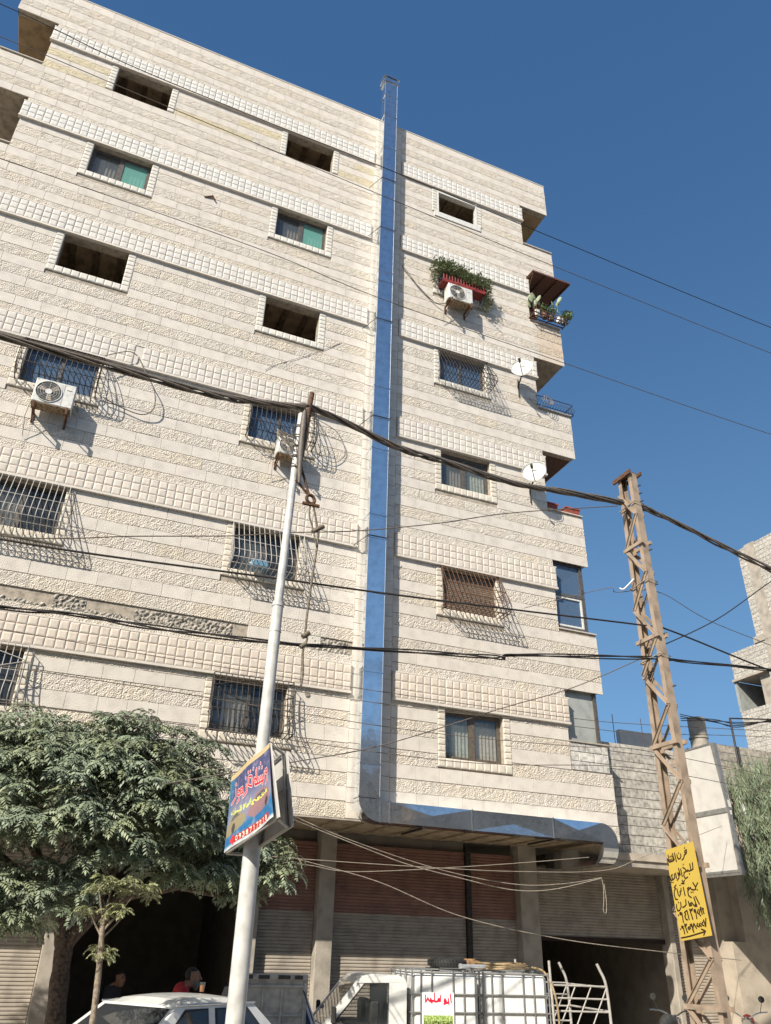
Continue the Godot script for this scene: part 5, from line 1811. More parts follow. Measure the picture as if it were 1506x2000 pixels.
func street_tree():
	var t := thing("street_tree", V(0.65, 0, 2.1), "broad leafy street tree with grey-green feathery leaves in front of the dark shop", "tree")
	var m := MB.new()
	limb(m, [V(0.1, 0, 0), V(0.05, 0.8, 0), V(-0.02, 1.5, 0), V(-0.05, 1.95, 0.0)], 0.125, 0.10, 12)
	limb(m, [V(-0.05, 1.85, 0.0), V(-0.25, 2.3, 0.1), V(-0.7, 3.0, 0.2), V(-1.2, 3.5, 0.3)], 0.10, 0.035)
	limb(m, [V(-0.05, 1.85, 0.0), V(0.18, 2.15, 0.05), V(0.55, 2.42, 0.1), V(1.3, 2.6, 0.15), V(1.9, 2.85, 0.1)], 0.10, 0.03)
	limb(m, [V(0.15, 2.1, 0.05), V(0.4, 2.8, -0.1), V(0.7, 3.5, -0.1), V(0.8, 4.0, 0)], 0.08, 0.025)
	limb(m, [V(-0.1, 2.1, 0.0), V(-0.05, 2.9, 0.3), V(-0.1, 3.6, 0.4), V(0.0, 4.1, 0.3)], 0.075, 0.025)
	limb(m, [V(0.5, 2.4, 0.1), V(0.9, 2.9, 0.5), V(1.4, 3.3, 0.7)], 0.05, 0.02)
	limb(m, [V(1.2, 2.58, 0.12), V(1.9, 2.5, 0.2), V(2.4, 2.75, 0.1)], 0.045, 0.015)
	limb(m, [V(-0.3, 2.35, 0.1), V(-0.5, 2.2, 0.5), V(-0.55, 2.1, 0.9)], 0.035, 0.015)
	limb(m, [V(-0.25, 2.3, 0.1), V(-1.2, 2.9, 0.2), V(-2.4, 3.4, 0.1), V(-3.5, 3.7, -0.2)], 0.07, 0.025)
	part(t, "trunk", m, mats.bark)
	# clumps of foliage: centre x, y, z (world) and radius
	var clumps := [
		[-0.95, 4.0, 3.0, 0.62], [-0.30, 4.02, 3.2, 0.62], [0.25, 4.12, 3.1, 0.58], [0.80, 4.22, 3.2, 0.5], [1.30, 4.1, 3.0, 0.5], [1.75, 3.95, 3.0, 0.48],
		[-1.7, 3.9, 2.9, 0.65], [-2.4, 3.7, 2.7, 0.7], [-3.1, 3.6, 2.5, 0.7], [-1.8, 3.2, 3.1, 0.6], [-3.6, 3.9, 2.1, 0.7], [-2.8, 4.2, 2.3, 0.6], [-2.3, 3.1, 2.6, 0.55], [-0.75, 3.45, 3.6, 0.62], [-0.10, 3.5, 3.7, 0.6], [0.45, 3.6, 3.7, 0.58], [1.0, 3.65, 3.5, 0.62], [1.60, 3.5, 3.4, 0.58], [2.05, 3.35, 3.1, 0.45],
		[-0.75, 2.95, 3.7, 0.55], [-0.20, 2.98, 3.9, 0.5], [0.35, 3.02, 3.9, 0.5], [0.95, 3.08, 3.8, 0.5], [1.55, 3.0, 3.6, 0.45], [2.05, 2.95, 3.3, 0.4],
		[-0.05, 2.45, 3.8, 0.45], [0.20, 2.25, 3.7, 0.45], [-0.55, 2.5, 3.7, 0.4], [-0.3, 2.2, 3.8, 0.3], [0.75, 2.75, 3.7, 0.4], [1.25, 2.72, 3.6, 0.36], [1.2, 3.4, 3.8, 0.5], [-0.10, 2.08, 3.7, 0.30], [0.50, 2.42, 3.6, 0.33],
		[1.75, 2.62, 3.3, 0.32], [2.10, 2.6, 3.2, 0.36], [2.85, 2.95, 3.0, 0.34], [2.95, 2.72, 3.0, 0.3], [2.5, 3.0, 3.0, 0.36], [2.6, 2.45, 3.0, 0.26], [2.55, 2.7, 3.1, 0.3],
		[-0.6, 3.5, 2.3, 0.7], [0.5, 3.6, 2.1, 0.7], [1.5, 3.4, 2.2, 0.65], [0.0, 3.9, 2.5, 0.6], [1.2, 3.9, 2.4, 0.55]]
	var kinds := [rosette(7, 0.27, 0.066), rosette(8, 0.24, 0.06), rosette(6, 0.30, 0.068)]
	var places := [[], [], []]
	for c in clumps:
		var n := int(40 * (c[3] / 0.5) ** 2)
		for i in n:
			var d := V(rng.randf_range(-1, 1), rng.randf_range(-0.55, 1), rng.randf_range(-1, 1))
			if d.length() < 0.1 or d.length() > 1.2:
				continue
			d = d.normalized() * (rng.randf_range(0.75, 1.05) if i % 4 else rng.randf_range(0.2, 0.7))
			var p = V(c[0] * 1.055, 1.9 + (c[1] - 1.9) * 1.055, c[2] - 0.6) + V(d.x, d.y * 0.72, d.z) * c[3] * 1.04
			var tilt := Basis(V(d.z, 0, -d.x).normalized() if absf(d.x) + absf(d.z) > 0.05 else Vector3.RIGHT, 0.55 * V(d.x, 0, d.z).length())
			var b := tilt * Basis(Vector3.UP, rng.randf() * TAU)
			var k := rng.randf_range(0.75, 1.2)
			var yel := rng.randf() ** 3
			var col := Color(0.225 * k + 0.03 * yel, 0.275 * k + 0.01 * yel, 0.19 * k - 0.03 * yel)
			places[i % 3].append([Transform3D(b.scaled(Vector3.ONE * rng.randf_range(0.75, 1.15)), p - V(0.65, 0, 2.1)), col])
	for k in 3:
		multi(t, "crown", kinds[k], places[k], mats.leaf)


func sapling():
	var t := thing("sapling", V(0.88, 0, 4.6), "thin sapling with a pale stem and sparse yellow-green leaves, left of the white car", "tree")
	var m := MB.new()
	limb(m, [V(0.0, 0, 0), V(-0.01, 1.0, 0), V(-0.04, 1.6, 0), V(-0.08, 2.0, 0), V(-0.09, 2.12, 0)], 0.034, 0.024, 8)
	for q in [[-0.09, 2.1, -0.2, 2.42], [-0.09, 2.1, -0.06, 2.42], [-0.09, 2.05, 0.08, 2.35], [-0.07, 1.95, -0.24, 2.2], [-0.07, 1.95, 0.1, 2.15], [-0.08, 2.0, 0.22, 2.42], [-0.04, 1.72, -0.1, 1.83]]:
		limb(m, [V(q[0], q[1], 0), V((q[0] + q[2]) / 2, (q[1] + q[3]) / 2 - 0.01, rng.randf_range(-0.05, 0.05)), V(q[2], q[3], rng.randf_range(-0.08, 0.08))], 0.014, 0.005, 5)
	part(t, "trunk", m, mats.bark_pale)
	var kind := rosette(6, 0.16, 0.042)
	var places := []
	for q in [[-0.2, 2.42], [-0.24, 2.36], [-0.12, 2.46], [-0.06, 2.42], [0.02, 2.42], [0.08, 2.38], [0.16, 2.44], [0.24, 2.42], [0.3, 2.38], [-0.02, 2.16], [0.06, 2.2], [-0.1, 1.83], [0.02, 1.82], [-0.26, 2.18], [-0.16, 2.48], [0.1, 2.47]]:
		for j in 3:
			places.append([Transform3D((Basis(V(rng.randf_range(-1, 1), 0, rng.randf_range(-1, 1)).normalized(), rng.randf_range(-0.6, 0.6)) * Basis(Vector3.UP, rng.randf() * TAU)).scaled(Vector3.ONE * rng.randf_range(0.45, 0.95)), V(q[0] + rng.randf_range(-0.04, 0.04), q[1] + rng.randf_range(-0.05, 0.04), rng.randf_range(-0.12, 0.12))), Color(0.28, 0.295, 0.15) * rng.randf_range(0.8, 1.15)])
	multi(t, "crown", kind, places, mats.leaf)


func hanging_twig() -> ArrayMesh:
	var m := MB.new()
	for i in 16:
		var t := float(i) / 16
		var p := V(sin(i * 2.4) * 0.03, -t * 0.5, cos(i * 2.4) * 0.03)
		var a := rng.randf() * TAU
		var d := V(cos(a) * 0.45, -1, sin(a) * 0.45).normalized()
		var l := rng.randf_range(0.10, 0.17)
		var w := d.cross(V(sin(a), 0, -cos(a))).normalized() * l * 0.09
		var g := rng.randf_range(0.75, 1.3)
		m.col = Color(g, g, g)
		m.quad(p, p + d * l * 0.4 - w, p + d * l, p + d * l * 0.4 + w)
	m.col = Color(0.9, 0.7, 0.6)
	m.tube([V(0, 0.02, 0), V(0.01, -0.5, 0.01)], 0.004, 4)
	return m.mesh()


func willowy_tree():
	var t := thing("eucalyptus_tree", V(15.2, 0, -0.1), "tree with hanging narrow leaves and whitewashed trunk at the right picture edge", "tree")
	var m := MB.new()
	limb(m, [V(-0.55, 0, 0.2), V(-0.5, 1.2, 0.1), V(-0.2, 2.4, 0.0), V(0.2, 3.6, 0), V(0.5, 5.2, 0)], 0.2, 0.07, 12)
	limb(m, [V(-0.1, 2.8, 0), V(-0.7, 3.8, 0.2), V(-1.0, 4.9, 0.2)], 0.09, 0.03)
	limb(m, [V(0.1, 3.3, 0), V(0.7, 4.2, 0.3), V(1.2, 5.2, 0.3)], 0.08, 0.03)
	part(t, "trunk", m, mats.frame_white)
	var twig := hanging_twig()
	var places := []
	for c in [[-0.75, 5.0, 0.2, 0.5], [-0.2, 5.35, 0.0, 0.6], [0.5, 5.4, 0, 0.7], [-0.95, 4.3, 0.3, 0.5], [-0.3, 4.5, 0.3, 0.6], [0.5, 4.5, 0.3, 0.7], [-0.95, 3.6, 0.3, 0.5], [-0.4, 3.7, 0.4, 0.6], [0.4, 3.6, 0.4, 0.7], [-0.75, 2.9, 0.4, 0.42], [-0.2, 2.9, 0.4, 0.5], [0.4, 2.7, 0.4, 0.6], [-0.5, 2.3, 0.5, 0.3], [-0.1, 2.1, 0.5, 0.35], [1.2, 4.6, 0.3, 0.8], [1.2, 3.4, 0.3, 0.8], [1.3, 5.4, 0.2, 0.7]]:
		for i in int(85 * c[3] / 0.5):
			var d := V(rng.randf_range(-1, 1), rng.randf_range(-1, 1), rng.randf_range(-1, 1))
			var p = V(c[0], c[1] + 0.25, c[2]) + d * c[3] * 0.8
			var b := Basis(V(rng.randf_range(-1, 1), 0, rng.randf_range(-1, 1)).normalized(), rng.randf_range(-0.35, 0.35)) * Basis(Vector3.UP, rng.randf() * TAU)
			places.append([Transform3D(b.scaled(Vector3.ONE * rng.randf_range(0.7, 1.2)), p), Color(0.17, 0.22, 0.14) * rng.randf_range(0.75, 1.25)])
	multi(t, "crown", twig, places, mats.leaf)


# ---------------------------------------------------------------- vehicles
func wheel(parent: Node, at: Vector3, r: float, w: float):
	var m := MB.new()
	m.tube([at - V(0, 0, w / 2), at - V(0, 0, w / 2 - 0.02), at + V(0, 0, w / 2 - 0.02), at + V(0, 0, w / 2)], [r * 0.93, r, r, r * 0.93], 28)
	var o := part(parent, "wheel", m, mats.rubber)
	m = MB.new()
	m.tube([at - V(0, 0, w / 2 + 0.006), at + V(0, 0, w / 2 + 0.006)], r * 0.6, 20)
	part(o, "rim", m, mats.galvanised_edge)


# four-cornered panel pushed outward a little, used for windows (corners ccw seen from outside)
func panel(m: MB, a: Vector3, b: Vector3, c: Vector3, d: Vector3, out: float, thick := 0.004):
	var nn := (c - a).cross(d - b).normalized()
	var o := nn * out
	var i := nn * (out - thick)
	m.hexa([a + i, b + i, c + i, d + i, a + o, b + o, c + o, d + o])


func inset(a: Vector3, b: Vector3, c: Vector3, d: Vector3, f: float) -> Array:
	var o := (a + b + c + d) / 4.0
	var r := []
	for p in [a, b, c, d]:
		r.append(p + (o - p).normalized() * f)
	return r


func sedan():
	var t := thing("white_sedan", V(1.43, 0, 3.42), "white old sedan car parked under the tree behind the steel pole", "car", "", deg_to_rad(33))
	var y_belt := 0.93
	# lower body: stations along x, rounded section
	var m := MB.new()
	var st := [[-1.95, 0.42, 0.62, 0.62], [-1.9, 0.32, 0.80, 0.70], [-1.2, 0.25, 0.88, 0.76], [-0.62, 0.25, 0.93, 0.78], [0.6, 0.25, 0.94, 0.79], [1.62, 0.25, 0.93, 0.78], [2.1, 0.30, 0.86, 0.74], [2.2, 0.42, 0.70, 0.66]]
	for i in st.size() - 1:
		var r0 := car_ring(st[i])
		var r1 := car_ring(st[i + 1])
		for k in r0.size():
			var j := (k + 1) % r0.size()
			m.quad(r0[k], r0[j], r1[j], r1[k])
	for e in [[0, 1], [st.size() - 1, 0]]:
		var r := car_ring(st[e[0]])
		for k in range(1, r.size() - 1):
			if e[1]:
				m.tri(r[0], r[k + 1], r[k])
			else:
				m.tri(r[0], r[k], r[k + 1])
	part(t, "body", m, mats.car_white)
	# greenhouse
	var B := [V(-0.60, y_belt, 0.74), V(1.68, y_belt, 0.74), V(1.68, y_belt, -0.74), V(-0.60, y_belt, -0.74)]
	var T := [V(0.0, 1.34, 0.60), V(1.16, 1.34, 0.60), V(1.16, 1.34, -0.60), V(0.0, 1.34, -0.60)]
	m = MB.new()
	for i in 4:
		var j := (i + 1) % 4
		m.quad(B[i], B[j], T[j], T[i])
	# domed roof
	var n := 8
	for i in n:
		for j in n:
			var q := []
			for e in [[i, j], [i, j + 1], [i + 1, j + 1], [i + 1, j]]:
				var u := float(e[0]) / n
				var w := float(e[1]) / n
				var f := (1.0 - pow(absf(2 * u - 1), 2.4)) * (1.0 - pow(absf(2 * w - 1), 2.4))
				q.append(V(lerpf(0.0, 1.16, u), 1.34 + 0.085 * sqrt(maxf(f, 0.0)), lerpf(-0.60, 0.60, w)))
			m.quad(q[0], q[1], q[2], q[3])
	part(t, "roof", m, mats.car_white)
	var wins := [[B[3], B[0], T[0], T[3], "windscreen"], [B[1], B[2], T[2], T[1], "rear_window"]]
	for q in wins:
		var c := inset(q[0], q[1], q[2], q[3], 0.085)
		var w := MB.new()
		panel(w, c[0], c[1], c[2], c[3], 0.006)
		var fr := part(t, q[4], w, mats.rubber)
		c = inset(q[0], q[1], q[2], q[3], 0.115)
		w = MB.new()
		panel(w, c[0], c[1], c[2], c[3], 0.011)
		part(fr, "pane", w, mats.pane_dark)
	for s in [1, -1]:
		for d in [[-0.36, 0.40, 0.10, 0.44], [0.50, 1.42, 0.54, 1.05]]:
			var za = 0.74 * s
			var zt = 0.60 * s
			var f := func(x, y): return V(x, y, lerpf(za, zt, (y - y_belt) / (1.34 - y_belt)))
			var c := [f.call(d[0], y_belt + 0.02), f.call(d[1], y_belt + 0.02), f.call(d[3], 1.31), f.call(d[2], 1.31)]
			if s < 0:
				c = [c[1], c[0], c[3], c[2]]
			var w := MB.new()
			panel(w, c[0], c[1], c[2], c[3], 0.005)
			var fr := part(t, "side_window", w, mats.rubber)
			c = inset(c[0], c[1], c[2], c[3], 0.03)
			w = MB.new()
			panel(w, c[0], c[1], c[2], c[3], 0.010)
			part(fr, "pane", w, mats.pane_dark)
	m = MB.new()
	for s in [1, -1]:
		m.tube([V(-0.02, 1.345, 0.605 * s), V(1.18, 1.345, 0.605 * s)], 0.012, 5)
	part(t, "rain_gutter", m, mats.chrome)
	for q in [V(-1.3, 0.29, 0.70), V(1.3, 0.29, 0.70), V(-1.3, 0.29, -0.70), V(1.3, 0.29, -0.70)]:
		wheel(t, q, 0.29, 0.16)
	for s in [1, -1]:
		m = MB.new()
		m.tube([V(-1.99, 0.62, 0.5 * s), V(-1.93, 0.62, 0.5 * s)], 0.085, 16)
		part(t, "headlight", m, mats.chrome)
		m = MB.new()
		m.box(V(2.19, 0.56, 0.5 * s - 0.12), V(2.215, 0.68, 0.5 * s + 0.12))
		part(t, "tail_light", m, mats.red_paint)
	for x in [-2.03, 2.22]:
		m = MB.new()
		m.rbox(V(x - 0.03, 0.38, -0.78), V(x + 0.03, 0.48, 0.78), 0.02)
		part(t, "bumper", m, mats.chrome)


func car_ring(s: Array) -> Array:  # x, floor, top, half width
	var out := []
	for q in [[0.86, 0.0], [1.0, 0.2], [1.0, 0.62], [0.94, 0.9], [0.80, 1.0], [-0.80, 1.0], [-0.94, 0.9], [-1.0, 0.62], [-1.0, 0.2], [-0.86, 0.0]]:
		out.append(V(s[0], lerpf(s[1], s[2], q[1]), s[3] * q[0]))
	return out


func open_hood_car():
	var t := thing("car_with_open_bonnet", V(3.55, 0, 1.25), "pale car with its rusty bonnet raised, standing before the narrow red shutter", "car", "", deg_to_rad(-8))
	var m := MB.new()
	# body pointing at the street (front at +z); bonnet hinged at the windscreen
	m.rbox(V(-0.78, 0.25, -1.9), V(0.78, 0.86, 0.55), 0.08)
	part(t, "body", m, mats.car_white)
	m = MB.new()
	m.hexa([V(-0.7, 0.861, -1.8), V(0.7, 0.861, -1.8), V(0.55, 1.36, -1.6), V(-0.55, 1.36, -1.6), V(-0.72, 0.861, -0.2), V(0.72, 0.861, -0.2), V(0.56, 1.36, -0.62), V(-0.56, 1.36, -0.62)])
	part(t, "cabin", m, mats.car_white)
	m = MB.new()
	panel(m, V(-0.62, 0.92, -0.25), V(0.62, 0.92, -0.25), V(0.5, 1.32, -0.58), V(-0.5, 1.32, -0.58), 0.012)
	part(t, "windscreen", m, mats.pane_dark)
	# raised bonnet: sheet with pressed frame on its underside, which faces the street
	var base := V(0, 0.88, -0.12)
	var up := V(0, 1.0, 0.03).normalized()
	var side := V(1, 0, 0)
	var nrm := side.cross(up)
	var bt := Transform3D(Basis(side, up, nrm), base)
	m = MB.new()
	m.rbox(V(-0.50, 0.0, -0.02), V(0.50, 0.70, 0.0), 0.008, bt)
	var bn := part(t, "bonnet", m, mats.hood_inner)
	m = MB.new()
	for q in [[-0.50, 0.62, 0.50, 0.70], [-0.50, 0.0, -0.44, 0.619], [0.44, 0.0, 0.50, 0.619], [-0.155, 0.0, -0.115, 0.53], [0.115, 0.0, 0.155, 0.53], [-0.439, 0.53, 0.439, 0.57], [-0.439, 0.18, -0.156, 0.215], [-0.114, 0.18, 0.114, 0.215], [0.156, 0.18, 0.439, 0.215]]:
		m.rbox(V(q[0], q[1], 0.001), V(q[2], q[3], 0.028), 0.01, bt)
	part(bn, "pressed_frame", m, mats.hood_inner)
	m = MB.new()
	for q in [[-0.42, -0.30], [-0.22, -0.06], [0.06, 0.24], [0.30, 0.42]]:
		m.box(V(q[0], 0.635, 0.0285), V(q[1], 0.685, 0.031), bt)
	part(bn, "slot_shade_strip", m, mats.ac_dark)  # dark strips on the surface, coloured as the shade in vent slots
	m = MB.new()
	m.tube([V(0.6, 0.86, 0.4), bt * V(0.44, 0.5, 0.02)], 0.009, 5)
	part(t, "prop_rod", m, mats.iron)
	for q in [V(-0.70, 0.29, 0.1), V(0.70, 0.29, 0.1), V(-0.70, 0.29, -1.4), V(0.70, 0.29, -1.4)]:
		var o := Node3D.new()
		o.name = "wheel_hub"
		t.add_child(o, true)
		o.position = q
		o.rotation.y = PI / 2
		wheel(o, Vector3.ZERO, 0.29, 0.16)
	for s in [1, -1]:
		m = MB.new()
		m.tube([V(0.55 * s, 0.62, 0.54), V(0.55 * s, 0.62, 0.57)], 0.09, 16)
		part(t, "headlight", m, mats.chrome)


func truck():
	var first := get_child_count()
	var t := thing("pickup_truck", V(4.2, 0, 1.25), "small white pickup truck carrying two water tanks", "truck")
	# cab as a shell, front at -x: lower body, pillars, roof, rear panel; glass all round
	var m := MB.new()
	m.prism(PackedVector2Array([Vector2(-0.43, 0.40), Vector2(1.235, 0.40), Vector2(1.235, 1.0), Vector2(0.06, 0.99), Vector2(-0.12, 0.94), Vector2(-0.37, 0.87), Vector2(-0.45, 0.68)]), -0.735, 0.735)
	part(t, "cab", m, mats.car_white)
	m = MB.new()
	m.prism(PackedVector2Array([Vector2(0.50, 1.50), Vector2(1.235, 1.515), Vector2(1.20, 1.575), Vector2(1.10, 1.605), Vector2(0.72, 1.61), Vector2(0.60, 1.585)]), -0.66, 0.66)
	m.prism(PackedVector2Array([Vector2(0.51, 1.50), Vector2(1.236, 1.515), Vector2(1.21, 1.56), Vector2(0.62, 1.565)]), -0.70, 0.70)
	part(t, "roof", m, mats.car_white)
	for s in [1, -1]:
		m = MB.new()
		m.hexa([V(0.04, 0.98, 0.66 * s - 0.03), V(0.17, 0.98, 0.66 * s - 0.03), V(0.63, 1.51, 0.66 * s - 0.03), V(0.50, 1.51, 0.66 * s - 0.03), V(0.04, 0.98, 0.66 * s + 0.03), V(0.17, 0.98, 0.66 * s + 0.03), V(0.63, 1.51, 0.66 * s + 0.03), V(0.50, 1.51, 0.66 * s + 0.03)])
		part(t, "front_pillar", m, mats.car_white)
		m = MB.new()
		m.box(V(0.98, 0.999, 0.67 * s - 0.03), V(1.236, 1.516, 0.67 * s + 0.03))
		part(t, "rear_pillar", m, mats.car_white)
	m = MB.new()
	m.box(V(1.20, 0.999, -0.639), V(1.235, 1.2, 0.639))
	part(t, "rear_panel", m, mats.car_white)
	m = MB.new()
	for s in [1, -1]:
		m.rbox(V(0.75, 0.8, 0.33 * s - 0.22), V(0.88, 1.28, 0.33 * s + 0.22), 0.03)
		m.rbox(V(0.4, 0.8, 0.33 * s - 0.22), V(0.75, 1.02, 0.33 * s + 0.22), 0.03)
	part(t, "seat", m, mats.ac_dark)
	m = MB.new()
	m.ring(V(0.34, 1.12, 0.33), V(-0.7, 0.7, 0), 0.17, 0.012, 20)
	part(t, "steering_wheel", m, mats.rubber)
	for s in [1, -1]:
		var zz = 0.66 * s
		m = MB.new()
		m.prism(PackedVector2Array([Vector2(0.14, 1.0), Vector2(0.978, 1.0), Vector2(0.978, 1.5), Vector2(0.57, 1.5)]), zz - 0.002, zz + 0.002)
		var fr := part(t, "door_window", m, mats.pane_clear)
		m = MB.new()
		m.tube([V(0.19, 1.0, zz + 0.034 * s), V(0.635, 1.495, zz + 0.034 * s), V(0.978, 1.50, zz + 0.034 * s), V(0.978, 1.0, zz + 0.034 * s), V(0.19, 1.0, zz + 0.034 * s)], 0.009, 5)
		part(fr, "rubber_seal", m, mats.rubber)
		m = MB.new()
		m.box(V(0.90, 0.90, minf(0.736 * s, 0.75 * s)), V(1.02, 0.93, maxf(0.736 * s, 0.75 * s)))
		part(t, "door_handle", m, mats.rubber)
		m = MB.new()
		m.tube([V(0.08, 0.985, 0.7365 * s), V(0.05, 0.5, 0.7365 * s), V(1.03, 0.46, 0.7365 * s), V(1.04, 0.99, 0.7365 * s)], 0.0035, 4)
		part(t, "door_seam", m, mats.rubber)
		m = MB.new()
		m.rbox(V(0.16, 1.02, minf(0.76 * s, 0.86 * s)), V(0.22, 1.22, maxf(0.76 * s, 0.86 * s)), 0.015)
		m.tube([V(0.28, 1.04, 0.7 * s), V(0.2, 1.06, 0.79 * s)], 0.012, 5)
		part(t, "wing_mirror", m, mats.rubber)
		m = MB.new()
		m.box(V(-0.455, 0.66, 0.55 * s - 0.1), V(-0.43, 0.80, 0.55 * s + 0.1))
		part(t, "headlight", m, mats.chrome)
	m = MB.new()
	panel(m, V(0.08, 1.0, -0.62), V(0.08, 1.0, 0.62), V(0.51, 1.5, 0.62), V(0.51, 1.5, -0.62), 0.004)
	part(t, "windscreen", m, mats.pane_clear)
	m = MB.new()
	m.box(V(1.215, 1.201, -0.639), V(1.221, 1.514, 0.639))
	part(t, "rear_window", m, mats.pane_clear)
	# load bed
	m = MB.new()
	m.box(V(1.26, 0.52, -0.74), V(4.35, 0.60, 0.74))
	m.box(V(1.26, 0.601, 0.70), V(4.35, 0.86, 0.74))
	m.box(V(1.26, 0.601, -0.74), V(4.35, 0.86, -0.70))
	m.box(V(4.31, 0.601, -0.699), V(4.35, 0.86, 0.699))
	part(t, "load_bed", m, mats.car_white)
	m = MB.new()
	for z in [0.72, -0.72]:
		for y in [1.52, 1.36, 1.20, 1.0]:
			m.tube([V(3.45, y, z), V(4.28, y - 0.01, z)], 0.014, 6)
		for k in 3:
			m.tube([V(3.5 + k * 0.25, 1.0, z), V(3.78 + k * 0.25, 1.50, z)], 0.011, 5)
		m.tube([V(3.42, 0.86, z), V(3.40, 1.83, z)], 0.02, 7)
		m.tube(arc([V(4.30, 0.86, z), V(4.28, 1.5, z), V(4.20, 1.72, z), V(4.16, 1.80, z)], 4), 0.022, 7)
	m.tube([V(4.28, 1.5, 0.72), V(4.28, 1.5, -0.72)], 0.016, 6)
	m.tube([V(4.28, 1.2, 0.72), V(4.28, 1.2, -0.72)], 0.016, 6)
	part(t, "bed_railing", m, mats.iron_white)
	for q in [V(0.1, 0.28, 0.64), V(3.4, 0.28, 0.64), V(0.1, 0.28, -0.64), V(3.4, 0.28, -0.64)]:
		wheel(t, q, 0.27, 0.15)
	# two caged water tanks
	for i in 2:
		var x0: float = [5.50, 6.56][i]
		var k := thing("water_tank", V(x0, 0.60, 1.25), ["white plastic water tank in a metal cage with a printed label, next to the cab", "white plastic water tank in a metal cage without a label, with a hose on top"][i], "water tank", "caged water tanks on the pickup")
		m = MB.new()
		m.rbox(V(0.02, 0.10, -0.70), V(1.0, 1.05, 0.70), 0.06)
		part(k, "tank", m, mats.tank_plastic)
		m = MB.new()
		m.box(V(0.0, 0.0, -0.72), V(1.02, 0.09, 0.72))
		part(k, "pallet", m, mats.galvanised_edge)
		m = MB.new()
		for z in [0.71, -0.71]:
			for x in [0.01, 0.14, 0.30, 0.62, 0.78, 1.01]:
				m.tube([V(x, 0.09, z), V(x, 1.07, z)], 0.013, 6)
			for y in [0.15, 0.34, 0.56, 0.78, 1.04]:
				m.tube([V(0.0, y, z + 0.006 * signf(z)), V(1.02, y, z + 0.006 * signf(z))], 0.013, 6)
		for x in [0.0, 1.02]:
			for y in [0.34, 0.56, 0.78, 1.04]:
				m.tube([V(x, y, -0.715), V(x, y, 0.715)], 0.011, 6)
			for z in [-0.35, 0.0, 0.35]:
				m.tube([V(x, 0.09, z), V(x, 1.07, z)], 0.013, 6)
		for z in [-0.3, 0.3]:
			m.tube([V(0, 1.08, z), V(1.02, 1.08, z)], 0.013, 6)
		part(k, "cage", m, mats.cage_steel)
		m = MB.new()
		m.tube([V(0.5, 1.05, 0), V(0.5, 1.10, 0)], 0.11, 18)
		part(k, "lid", m, mats.ac_dark)
		if i == 0:
			m = MB.new()
			m.quad(V(0.155, 0.16, 0.732), V(0.615, 0.16, 0.732), V(0.615, 0.80, 0.732), V(0.155, 0.80, 0.732), true)
			part(k, "printed_label", m, tank_print())
			m = MB.new()
			m.box(V(0.15, 0.155, 0.728), V(0.62, 0.805, 0.7305))
			part(k, "label_board", m, mats.plastic_white)
	var ty := thing("spare_tyre", V(6.19, 1.70, 1.4), "black spare tyre lying on top of the labelled water tank", "tyre")
	m = MB.new()
	var pts := []
	var n := 28
	for i in n:
		for j in 10:
			var p := []
			for e in [[i, j], [i + 1, j], [i + 1, j + 1], [i, j + 1]]:
				var a: float = TAU * e[0] / n
				var c: float = TAU * e[1] / 10
				var rr := 0.215 + 0.078 * cos(c)
				p.append(V(cos(a) * rr, 0.065 + 0.068 * sin(c) * (1.0 if absf(sin(c)) > 0.3 else 1.2), sin(a) * rr))
			m.quad(p[0], p[3], p[2], p[1])
	part(ty, "tread", m, mats.rubber)
	m = MB.new()
	for i in 40:
		var a := TAU * i / 40
		m.box(V(-0.008, -0.04, -0.004), V(0.008, 0.04, 0.006), Transform3D(Basis(Vector3.UP, -a + PI / 2), V(cos(a) * 0.292, 0.065, sin(a) * 0.292)))
	part(ty, "tread_block", m, mats.rubber)
	m = MB.new()
	m.box(V(0, 0, 0), V(0.36, 0.10, 0.12))
	m.box(V(0.05, 0.101, 0.02), V(0.30, 0.125, 0.10))
	solo("wooden_block", m, mats.wood_pale, "pale wooden box lying on the tanks behind the tyre", "wood").position = V(6.40, 1.70, 1.1)
	m = MB.new()
	for k in 3:
		var q := []
		for i in 26:
			var a := TAU * i / 25
			q.append(V(0.51 + cos(a) * (0.44 - 0.03 * k), 0.012 + 0.026 * k + 0.01 * sin(a * 2 + k), sin(a) * (0.58 - 0.03 * k)))
		m.tube(q, 0.015, 6, false)
	m.tube(arc([V(0.93, 0.03, 0.3), V(1.0, -0.02, 0.6), V(1.06, -0.25, 0.78), V(1.10, -0.6, 0.8), V(1.08, -1.0, 0.78)], 5), 0.016, 6)
	solo("coiled_hose", m, mats.hose, "tan hose coiled on the rear water tank and hanging down its side", "hose").position = V(6.56, 1.70, 1.25)
	m = MB.new()
	m.tube([V(0, 0, 0), V(0.42, 0.0, -0.1)], 0.025, 8)
	m.tube([V(-0.01, 0, 0), V(0.02, 0, -0.005)], 0.034, 10)
	solo("metal_pipe", m, mats.galvanised_edge, "short metal pipe lying in front of the tyre on the labelled tank", "pipe").position = V(6.30, 1.73, 1.72)
	# the truck stands a little askew: turn it with everything it carries
	var pivot := V(5.5, 0, 1.25)
	var askew := Basis(Vector3.UP, deg_to_rad(-11))
	for i in range(first, get_child_count()):
		var o: Node3D = get_child(i)
		o.transform = Transform3D(askew, pivot - askew * pivot) * o.transform


